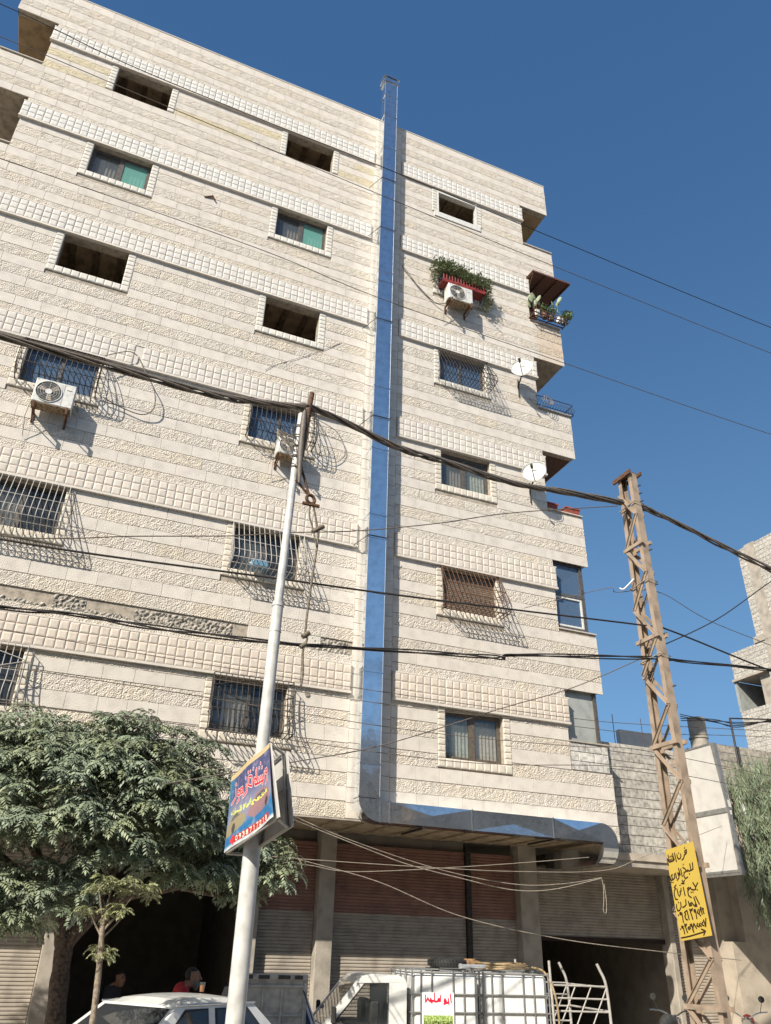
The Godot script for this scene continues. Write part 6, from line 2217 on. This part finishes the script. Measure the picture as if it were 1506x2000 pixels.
func motorcycle(at: Vector3, turn: float, c: Material, label: String):
	var t := thing("motorcycle", at, label, "motorcycle", "motorcycles parked by the shop", turn)
	for x in [-0.62, 0.62]:
		wheel(t, V(x, 0.3, 0), 0.3, 0.09)
	var m := MB.new()
	m.tube(arc([V(-0.25, 0.82, 0), V(0.0, 0.92, 0), V(0.22, 0.90, 0), V(0.32, 0.8, 0)], 4), [0.05, 0.08, 0.10, 0.105, 0.11, 0.11, 0.11, 0.105, 0.10, 0.09, 0.08, 0.06, 0.05], 12)
	part(t, "fuel_tank", m, c)
	m = MB.new()
	m.rbox(V(-0.8, 0.78, -0.13), V(-0.2, 0.88, 0.13), 0.035)
	part(t, "seat", m, mats.cloth_cover)
	m = MB.new()
	m.tube([V(0.62, 0.3, 0.08), V(0.36, 0.95, 0.06)], 0.022, 8)
	m.tube([V(0.62, 0.3, -0.08), V(0.36, 0.95, -0.06)], 0.022, 8)
	m.tube([V(0.3, 0.8, 0), V(-0.1, 0.35, 0), V(-0.62, 0.3, 0.06)], 0.03, 8)
	part(t, "frame", m, mats.chrome)
	m = MB.new()
	m.tube(arc([V(0.16, 1.08, 0.36), V(0.30, 1.06, 0.2), V(0.38, 0.98, 0.0), V(0.30, 1.06, -0.2), V(0.16, 1.08, -0.36)], 5), 0.013, 7)
	part(t, "handlebar", m, mats.chrome)
	for s in [1, -1]:
		m = MB.new()
		m.tube([V(0.27, 1.06, 0.24 * s), V(0.24, 1.25, 0.30 * s)], 0.006, 5)
		m.tube([V(0.24, 1.28, 0.30 * s), V(0.255, 1.28, 0.30 * s)], 0.055, 14)
		part(t, "mirror", m, mats.rubber)
	m = MB.new()
	m.tube([V(0.40, 0.92, 0), V(0.52, 0.90, 0)], [0.09, 0.075], 14)
	part(t, "headlight", m, mats.chrome)
	m = MB.new()
	m.rbox(V(-0.3, 0.32, -0.14), V(0.2, 0.6, 0.14), 0.04)
	part(t, "engine", m, mats.ac_dark)
	return t


func tea_glass():
	var t := thing("tea_glass", V(2.2, 1.428, 2.9), "small glass of brown tea standing on the white car's roof", "glass")
	var m := MB.new()
	m.tube([V(0, 0, 0), V(0, 0.10, 0)], [0.026, 0.034], 16, false)
	part(t, "tumbler", m, mats.pane)
	m = MB.new()
	m.tube([V(0, 0.004, 0), V(0, 0.068, 0)], [0.024, 0.029], 16)
	m.col = Color(1, 1, 1)
	part(t, "tea", m, mat("tea", Color(0.28, 0.11, 0.03), 0.2))


# ---------------------------------------------------------------- people: smooth union of tapered capsules, meshed as surface nets
func field(bones: Array, p: Vector3, k: float) -> float:
	var d := 1e9
	for b in bones:
		var a: Vector3 = b[0]
		var ab: Vector3 = b[1] - a
		var t := clampf((p - a).dot(ab) / maxf(ab.length_squared(), 1e-9), 0, 1)
		var e: Vector3 = p - (a + ab * t)
		if b.size() > 4:
			e.x /= b[4]
			e.z /= b[5]
		var q: float = e.length() - lerpf(b[2], b[3], t)
		var h := clampf(0.5 + 0.5 * (d - q) / k, 0, 1)
		d = lerpf(d, q, h) - k * h * (1 - h)
	return d


func nets(m: MB, bones: Array, lo: Vector3, hi: Vector3, cell: float, k: float, paint: Callable):
	var nx := int((hi.x - lo.x) / cell) + 2
	var ny := int((hi.y - lo.y) / cell) + 2
	var nz := int((hi.z - lo.z) / cell) + 2
	var f := PackedFloat32Array()
	f.resize(nx * ny * nz)
	for z in nz:
		for y in ny:
			for x in nx:
				f[(z * ny + y) * nx + x] = field(bones, lo + V(x, y, z) * cell, k)
	var at := {}
	for z in nz - 1:
		for y in ny - 1:
			for x in nx - 1:
				var s := 0
				var sum := Vector3.ZERO
				var cnt := 0
				var c := []
				for i in 8:
					var q: float = f[((z + (i >> 2)) * ny + y + ((i >> 1) & 1)) * nx + x + (i & 1)]
					c.append(q)
					if q < 0:
						s += 1
				if s == 0 or s == 8:
					continue
				for e in [[0, 1], [2, 3], [4, 5], [6, 7], [0, 2], [1, 3], [4, 6], [5, 7], [0, 4], [1, 5], [2, 6], [3, 7]]:
					if (c[e[0]] < 0) != (c[e[1]] < 0):
						var t: float = c[e[0]] / (c[e[0]] - c[e[1]])
						var a := V(e[0] & 1, (e[0] >> 1) & 1, e[0] >> 2)
						var b := V(e[1] & 1, (e[1] >> 1) & 1, e[1] >> 2)
						sum += a.lerp(b, t)
						cnt += 1
				var p := lo + (V(x, y, z) + sum / cnt) * cell
				at[(z * ny + y) * nx + x] = m.v.size()
				var h := cell * 0.5
				var g := V(field(bones, p + V(h, 0, 0), k) - field(bones, p - V(h, 0, 0), k), field(bones, p + V(0, h, 0), k) - field(bones, p - V(0, h, 0), k), field(bones, p + V(0, 0, h), k) - field(bones, p - V(0, 0, h), k))
				m.v.append(p); m.n.append(g.normalized()); m.c.append(paint.call(p)); m.uv.append(Vector2.ZERO)
	var step := [1, nx, nx * ny]
	for z in range(1, nz - 1):
		for y in range(1, ny - 1):
			for x in range(1, nx - 1):
				var o := (z * ny + y) * nx + x
				for ax in 3:
					if (f[o] < 0) == (f[o + step[ax]] < 0):
						continue
					var u: int = step[(ax + 1) % 3]
					var w: int = step[(ax + 2) % 3]
					var q := [o, o - u, o - u - w, o - w]
					if not (at.has(q[0]) and at.has(q[1]) and at.has(q[2]) and at.has(q[3])):
						continue
					var i := [at[q[0]], at[q[1]], at[q[2]], at[q[3]]]
					if f[o] < 0:
						m.ix.append_array(PackedInt32Array([i[0], i[2], i[1], i[0], i[3], i[2]]))
					else:
						m.ix.append_array(PackedInt32Array([i[0], i[1], i[2], i[0], i[2], i[3]]))


# a standing man facing +x, leaning over his work; at = feet
func man(at: Vector3, turn: float, size: float, shirt: Color, beard: bool, label: String):
	var t := thing("person", at, label, "person", "", turn)
	t.scale = Vector3.ONE * size
	var m := MB.new()
	var skin := Color(0.34, 0.19, 0.125)
	var trousers := Color(0.05, 0.055, 0.075)
	var bones := [
		[V(0.0, 0.98, 0.0), V(0.02, 1.2, 0.0), 0.13, 0.135, 0.85, 1.25], [V(0.02, 1.2, 0.0), V(0.06, 1.38, 0.0), 0.14, 0.13, 0.85, 1.35],
		[V(0.06, 1.42, 0.0), V(0.14, 1.49, 0.0), 0.07, 0.055],
		[V(0.06, 1.40, 0.17), V(0.08, 1.10, 0.24), 0.062, 0.048], [V(0.08, 1.10, 0.24), V(0.33, 1.02, 0.16), 0.046, 0.034],
		[V(0.06, 1.40, -0.17), V(0.08, 1.10, -0.24), 0.062, 0.048], [V(0.08, 1.10, -0.24), V(0.33, 1.02, -0.16), 0.046, 0.034],
		[V(0.0, 0.95, 0.09), V(0.02, 0.50, 0.10), 0.095, 0.065], [V(0.02, 0.50, 0.10), V(-0.02, 0.08, 0.11), 0.062, 0.042], [V(-0.02, 0.05, 0.11), V(0.14, 0.04, 0.12), 0.045, 0.035],
		[V(0.0, 0.95, -0.09), V(0.02, 0.50, -0.10), 0.095, 0.065], [V(0.02, 0.50, -0.10), V(-0.02, 0.08, -0.11), 0.062, 0.042], [V(-0.02, 0.05, -0.11), V(0.14, 0.04, -0.12), 0.045, 0.035]]
	nets(m, bones, V(-0.22, -0.02, -0.36), V(0.44, 1.50, 0.36), 0.026, 0.05, func(p):
		if p.y > 1.46 and p.x > 0.09: return skin
		if p.y < 0.09: return Color(0.03, 0.025, 0.02)
		if absf(p.z) > 0.14 and p.y < 1.13 and p.y > 0.9 and p.x > 0.06: return skin
		return shirt if p.y > 0.93 else trousers)
	# hands
	for s in [1.0, -1.0]:
		var hb := [[V(0.33, 1.02, 0.16 * s), V(0.39, 1.0, 0.14 * s), 0.036, 0.036]]
		for k in 4:
			var zz: float = (0.175 - 0.02 * k) * s
			hb.append([V(0.40, 1.0, zz), V(0.45, 0.985 - 0.004 * k, zz - 0.01 * s), 0.0095, 0.009])
			hb.append([V(0.45, 0.985, zz - 0.01 * s), V(0.46, 0.955 + 0.006 * absf(k - 1.5), zz - 0.012 * s), 0.009, 0.008])
		hb.append([V(0.36, 1.0, 0.11 * s), V(0.40, 0.975, 0.095 * s), 0.011, 0.009])
		nets(m, hb, V(0.28, 0.90, 0.16 * s - 0.11), V(0.49, 1.07, 0.16 * s + 0.07), 0.008, 0.012, func(_p): return skin)
	# head, tipped forward, in profile towards +x
	var c := V(0.205, 1.565, 0)
	var hb2 := [[c + V(-0.015, 0.035, 0), c + V(-0.01, 0.03, 0), 0.095, 0.095, 1.05, 0.82], [c + V(0.03, -0.06, 0), c + V(0.02, 0.0, 0), 0.065, 0.075, 1.0, 0.85],
		[c + V(0.045, -0.10, 0), c + V(0.05, -0.09, 0), 0.035, 0.035], [c + V(0.092, 0.03, 0), c + V(0.122, -0.02, 0), 0.010, 0.017], [c + V(0.08, 0.045, 0.03), c + V(0.08, 0.045, -0.03), 0.014, 0.014],
		[c + V(0.09, -0.062, 0.015), c + V(0.09, -0.062, -0.015), 0.014, 0.014],
		[c + V(-0.015, 0.01, 0.078), c + V(-0.02, -0.03, 0.08), 0.02, 0.014, 1.0, 0.5], [c + V(-0.015, 0.01, -0.078), c + V(-0.02, -0.03, -0.08), 0.02, 0.014, 1.0, 0.5],
		[V(0.10, 1.45, 0), c + V(-0.02, -0.05, 0), 0.055, 0.058]]
	if beard:
		hb2.append([c + V(0.065, -0.10, 0.0), c + V(0.06, -0.135, 0), 0.045, 0.03])
	nets(m, hb2, c - V(0.16, 0.22, 0.14), c + V(0.17, 0.17, 0.14), 0.0095, 0.022, func(p):
		var q: Vector3 = p - c
		if q.y > 0.075 - 0.25 * maxf(q.x, -0.3) * 0.0 + maxf(0.0, q.x) * 0.25 or (q.x < -0.045 and q.y > -0.04): return Color(0.03, 0.028, 0.027)
		if absf(q.z) > 0.018 and absf(q.z) < 0.045 and q.x > 0.05 and q.y > 0.012 and q.y < 0.028: return Color(0.05, 0.03, 0.025)
		if absf(q.z) > 0.012 and absf(q.z) < 0.05 and q.x > 0.05 and q.y > 0.042 and q.y < 0.056: return Color(0.05, 0.035, 0.03)
		if beard and q.y < -0.035 and q.x > 0.0 and not (q.y > -0.068 and q.y < -0.055 and q.x > 0.085): return Color(0.17, 0.155, 0.145)
		if q.y > -0.07 and q.y < -0.055 and q.x > 0.08: return Color(0.25, 0.10, 0.08)
		return skin)
	part(t, "body", m, mats.plain)


# ---------------------------------------------------------------- neighbours and ground
func block_wall(parent: Node, x0: float, x1: float, y0: float, y1: float, z: float, bw: float, bh: float, tone: Color, one_by_one: bool, t := Transform3D()):
	var all := MB.new()
	var y := y0
	var row := 0
	while y < y1 - 0.02:
		var x := x0 - (bw / 2 if row % 2 else 0.0)
		while x < x1 - 0.02:
			var a := maxf(x, x0)
			var b := minf(x + bw, x1)
			if b - a > 0.04:
				var m := MB.new() if one_by_one else all
				m.col = tone * rng.randf_range(0.86, 1.08)
				m.stone(a + 0.005, b - 0.005, y + 0.005, minf(y + bh, y1) - 0.005, z - 0.03, z + rng.randf_range(-0.003, 0.004), 0.005)
				if one_by_one:
					part(parent, "concrete_block", m, mats.block)
			x += bw
		y += bh
		row += 1
	if not one_by_one:
		var o := part(parent, "blockwork", all, mats.block)
		o.transform = t
		meta(o, "courses of pale concrete blocks", "", "", "stuff")


func neighbours():
	# low block building next door
	var n := thing("block_building", V(0, 0, 0), "low grey concrete-block building adjoining the apartment building on the right", "building")
	var m := MB.new()
	m.box(V(10.9, 3.70, -8.0), V(13.4, 6.05, -0.56))
	m.box(V(10.9, 3.52, -2.0), V(13.4, 3.699, -0.44))
	part(n, "wall", m, mats.concrete)
	block_wall(n, 10.9, 13.4, 3.76, 6.04, -0.5, 0.39, 0.19, Color(0.50, 0.475, 0.43), true)
	m = MB.new()
	m.box(V(10.9, 3.64, -0.438), V(13.2, 3.78, -0.40))
	part(n, "beam", m, mats.plaster_beige)
	shutter(n, "roller_shutter", 13.27, 14.35, 0.1, 3.5, -1.75, 9.0)
	m = MB.new()
	m.box(V(13.41, 2.5, -2.2), V(14.5, 6.0, -1.9))
	part(n, "side_wall", m, mats.concrete)
	m = MB.new()
	for q in [[11.6, 0.0], [12.4, 0.0]]:
		m.tube([V(q[0], 6.05, -0.7), V(q[0], 6.75, -0.7)], 0.008, 5)
	part(n, "rebar", m, mats.iron_rust)
	# plastered house to the right
	var h := thing("plastered_house", V(0, 0, 0), "beige plastered house wall behind the tree at the right picture edge", "building")
	m = MB.new()
	m.box(V(14.5, 0, -6.0), V(14.9, 2.25, -1.2))
	m.box(V(14.9, 0, -1.5), V(22.0, 5.2, -1.2))
	m.box(V(14.5, 2.25, -1.9), V(14.899, 5.2, -1.45))
	part(h, "wall", m, mats.plaster_beige)
	block_wall(h, 15.0, 22.0, 5.2, 6.6, -1.3, 0.4, 0.2, Color(0.42, 0.38, 0.32), false)
	m = MB.new()
	m.box(V(14.2, 0, -3.5), V(14.5, 5.0, -3.3))
	part(h, "inner_wall", m, mats.plaster_beige)
	# rooftop things behind
	var r := thing("far_house", V(0, 0, 0), "far pale house with a concrete column stub and rubble on its roof", "building")
	m = MB.new()
	m.box(V(15.0, 0, -14.0), V(27.0, 8.1, -8.0))
	part(r, "wall", m, mats.plaster_beige)
	m = MB.new()
	m.tube([V(21.6, 8.1, -8.4), V(21.62, 9.65, -8.4)], 0.32, 12)
	m.tube([V(21.6, 8.9, -8.4), V(21.6, 8.95, -8.4)], 0.35, 12)
	part(r, "column_stub", m, mats.concrete)
	m = MB.new()
	m.box(V(17.8, 8.101, -8.3), V(19.6, 8.75, -8.1))
	part(r, "parapet", m, mats.sign_board)
	m = MB.new()
	for i in 26:
		var a := V(rng.randf_range(20.0, 23.5), 8.1, rng.randf_range(-9.5, -8.3))
		m.tube([a, a + V(rng.randf_range(-0.7, 0.7), rng.randf_range(0.2, 0.75), rng.randf_range(-0.3, 0.3))], 0.05, 5)
	part(r, "rubble", m, mats.bark)
	# tall unfinished block at the far right
	var f := thing("unfinished_block", V(0, 0, 0), "tall unfinished building of pale concrete blocks at the right picture edge", "building")
	m = MB.new()
	m.box(V(28.1, 14.3, -10.4), V(40, 18.9, -2.0))
	m.box(V(28.1, 12.95, -12.0), V(40, 14.299, -2.0))
	m.box(V(28.1, 10.9, -10.8), V(40, 12.949, -2.0))
	m.box(V(30.0, 10.9, -12.0), V(40, 12.949, -10.801))
	m.box(V(28.1, 8.8, -12.0), V(40, 10.899, -2.0))
	m.box(V(28.1, 7.4, -10.4), V(40, 8.799, -2.0))
	m.box(V(30.0, 7.4, -12.0), V(40, 8.799, -10.401))
	m.box(V(28.1, 0, -12.0), V(40, 7.399, -2.0))
	part(f, "core", m, mats.concrete)
	var tt := Transform3D(Basis(Vector3.UP, -PI / 2), V(28.0, 0, -12.1))
	for q in [[1.75, 10.0, 14.55, 18.85], [0.05, 10.0, 13.05, 14.25], [2.0, 10.0, 11.0, 13.0], [0.05, 10.0, 8.85, 11.55], [0.05, 10.0, 3.0, 7.3]]:
		block_wall(f, q[0], q[1], q[2], q[3], 0.1, 0.42, 0.21, Color(0.55, 0.52, 0.47), false, tt)
	m = MB.new()
	m.box(V(27.86, 3.0, -9.9), V(28.05, 18.9, -9.35))
	m.box(V(27.85, 14.26, -10.5), V(28.06, 14.54, -2.0))
	m.box(V(27.85, 12.93, -12.15), V(28.06, 13.04, -9.9))
	m.box(V(27.85, 8.7, -12.15), V(28.06, 8.84, -9.9))
	part(f, "concrete_frame", m, mats.concrete)
	m = MB.new()
	m.box(V(27.95, 11.56, -12.15), V(29.9, 12.93, -12.01))
	part(f, "loggia_side", m, mats.frosted)
	# dark rack and wires on the roof edge, right
	var w := thing("wire_frame", V(15.5, 5.2, -1.0), "thin metal frame carrying a tangle of wires on the right-hand roofs", "metal frame")
	m = MB.new()
	m.tube([V(0, 0, 0), V(0, 2.0, 0), V(1.5, 2.1, 0.2), V(1.5, 0, 0.2)], 0.03, 6)
	part(w, "post", m, mats.iron)
	m = MB.new()
	for k in 4:
		m.tube(arc([V(-1.6, 1.75 + k * 0.05, 0), V(-0.6, 1.85 + 0.04 * sin(k * 2.0), 0.05), V(0.2, 1.92 - k * 0.04, 0), V(1.4, 2.05 + k * 0.03, 0.1)], 5), 0.012, 5)
	part(w, "wire_tangle", m, mats.cable)
	# the other side of the street, behind the photographer (seen in the duct's lower reflections)
	var o := thing("opposite_building", V(0, 0, 0), "plain building across the street, mirrored in the duct", "building")
	m = MB.new()
	m.box(V(-30, 0, 23), V(48, 11.0, 30))
	part(o, "wall", m, mats.facade_far)
	for i in 15:
		m = MB.new()
		m.box(V(-12.5 + i * 3.8, 1.0, 22.95), V(-10.6 + i * 3.8, 2.8, 22.99))
		m.box(V(-12.5 + i * 3.8, 4.3, 22.95), V(-10.9 + i * 3.8, 5.7, 22.99))
		m.box(V(-12.5 + i * 3.8, 7.4, 22.95), V(-10.9 + i * 3.8, 8.8, 22.99))
		part(o, "window", m, mats.pane_dark)


func ground():
	var m := MB.new()
	m.quad(V(-150, 0, 150), V(150, 0, 150), V(150, 0, -150), V(-150, 0, -150))
	setting("ground", m, mats.dusty_ground)
	m = MB.new()
	m.box(V(-60, -0.2, 5.9), V(60, 0.004, 16.5))
	setting("road", m, mats.asphalt)
	m = MB.new()
	m.box(V(-30, -0.1, -1.5), V(30, 0.008, 5.6))
	setting("pavement", m, mats.pavement)
	m = MB.new()
	m.box(V(-60, -0.1, 5.62), V(60, 0.13, 5.88))
	setting("kerb", m, mats.concrete)


func _ready():
	# camera
	var cam := Camera3D.new()
	cam.name = "camera"
	cam.position = V(0, 1.9, 13.683)
	cam.rotation_order = EULER_ORDER_YXZ
	cam.rotation_degrees = V(29.537, -22.157, 1.492)
	cam.fov = 66.942
	cam.near = 0.05
	cam.far = 600
	add_child(cam)
	# sky and exposure
	var sky_mat := ProceduralSkyMaterial.new()
	sky_mat.sky_top_color = lin(0.033, 0.093, 0.218)
	sky_mat.sky_horizon_color = lin(0.207, 0.417, 0.69)
	sky_mat.sky_curve = 0.28
	sky_mat.ground_bottom_color = lin(0.16, 0.14, 0.115)
	sky_mat.ground_horizon_color = lin(0.20, 0.20, 0.20)
	sky_mat.sun_angle_max = 60.0  # sun glow widened in the unseen sky to lift the shadows
	sky_mat.sun_curve = 0.42
	var sky := Sky.new()
	sky.sky_material = sky_mat
	var env := Environment.new()
	env.background_mode = Environment.BG_SKY
	env.sky = sky
	env.background_energy_multiplier = 1.0
	env.tonemap_mode = Environment.TONE_MAPPER_LINEAR
	env.tonemap_exposure = 1.42
	env.ssao_enabled = true
	env.ssil_enabled = true
	env.sdfgi_enabled = true
	var we := WorldEnvironment.new()
	we.name = "world"
	we.environment = env
	add_child(we)
	# sun: high on the left, in front of the facade
	var sun := DirectionalLight3D.new()
	sun.name = "sun"
	sun.light_energy = 1.6
	sun.light_color = Color(1.0, 0.965, 0.905)
	sun.light_angular_distance = 0.5
	sun.shadow_enabled = true
	add_child(sun)
	sun.look_at_from_position(Vector3.ZERO, V(1.3, -1.2, -1.0))

	rng.seed = 7
	make_materials()
	ground()
	build_block()
	neighbours()
	duct()
	steel_pole()
	lattice_pole()
	light_box()
	street_tree()
	sapling()
	willowy_tree()
	sedan()
	open_hood_car()
	truck()
	motorcycle(V(11.1, 0, 0.4), 0.5, mats.ac_dark, "black motorcycle with chrome handlebars beside the half-open shutter")
	tea_glass()
	motorcycle(V(12.9, 0, 0.5), -2.4, mats.red_paint, "red motorcycle with a round mirror right of the lattice pole")
	man(V(2.24, 0, 1.0), 0.0, 0.97, Color(0.42, 0.02, 0.03), true, "man with a grey beard in a red shirt looking down behind the white car")
	man(V(1.72, 0, -2.5), -0.8, 0.88, Color(0.03, 0.03, 0.04), false, "person in dark clothes standing deep in the shade of the shop")
	wall_things()
	cables()
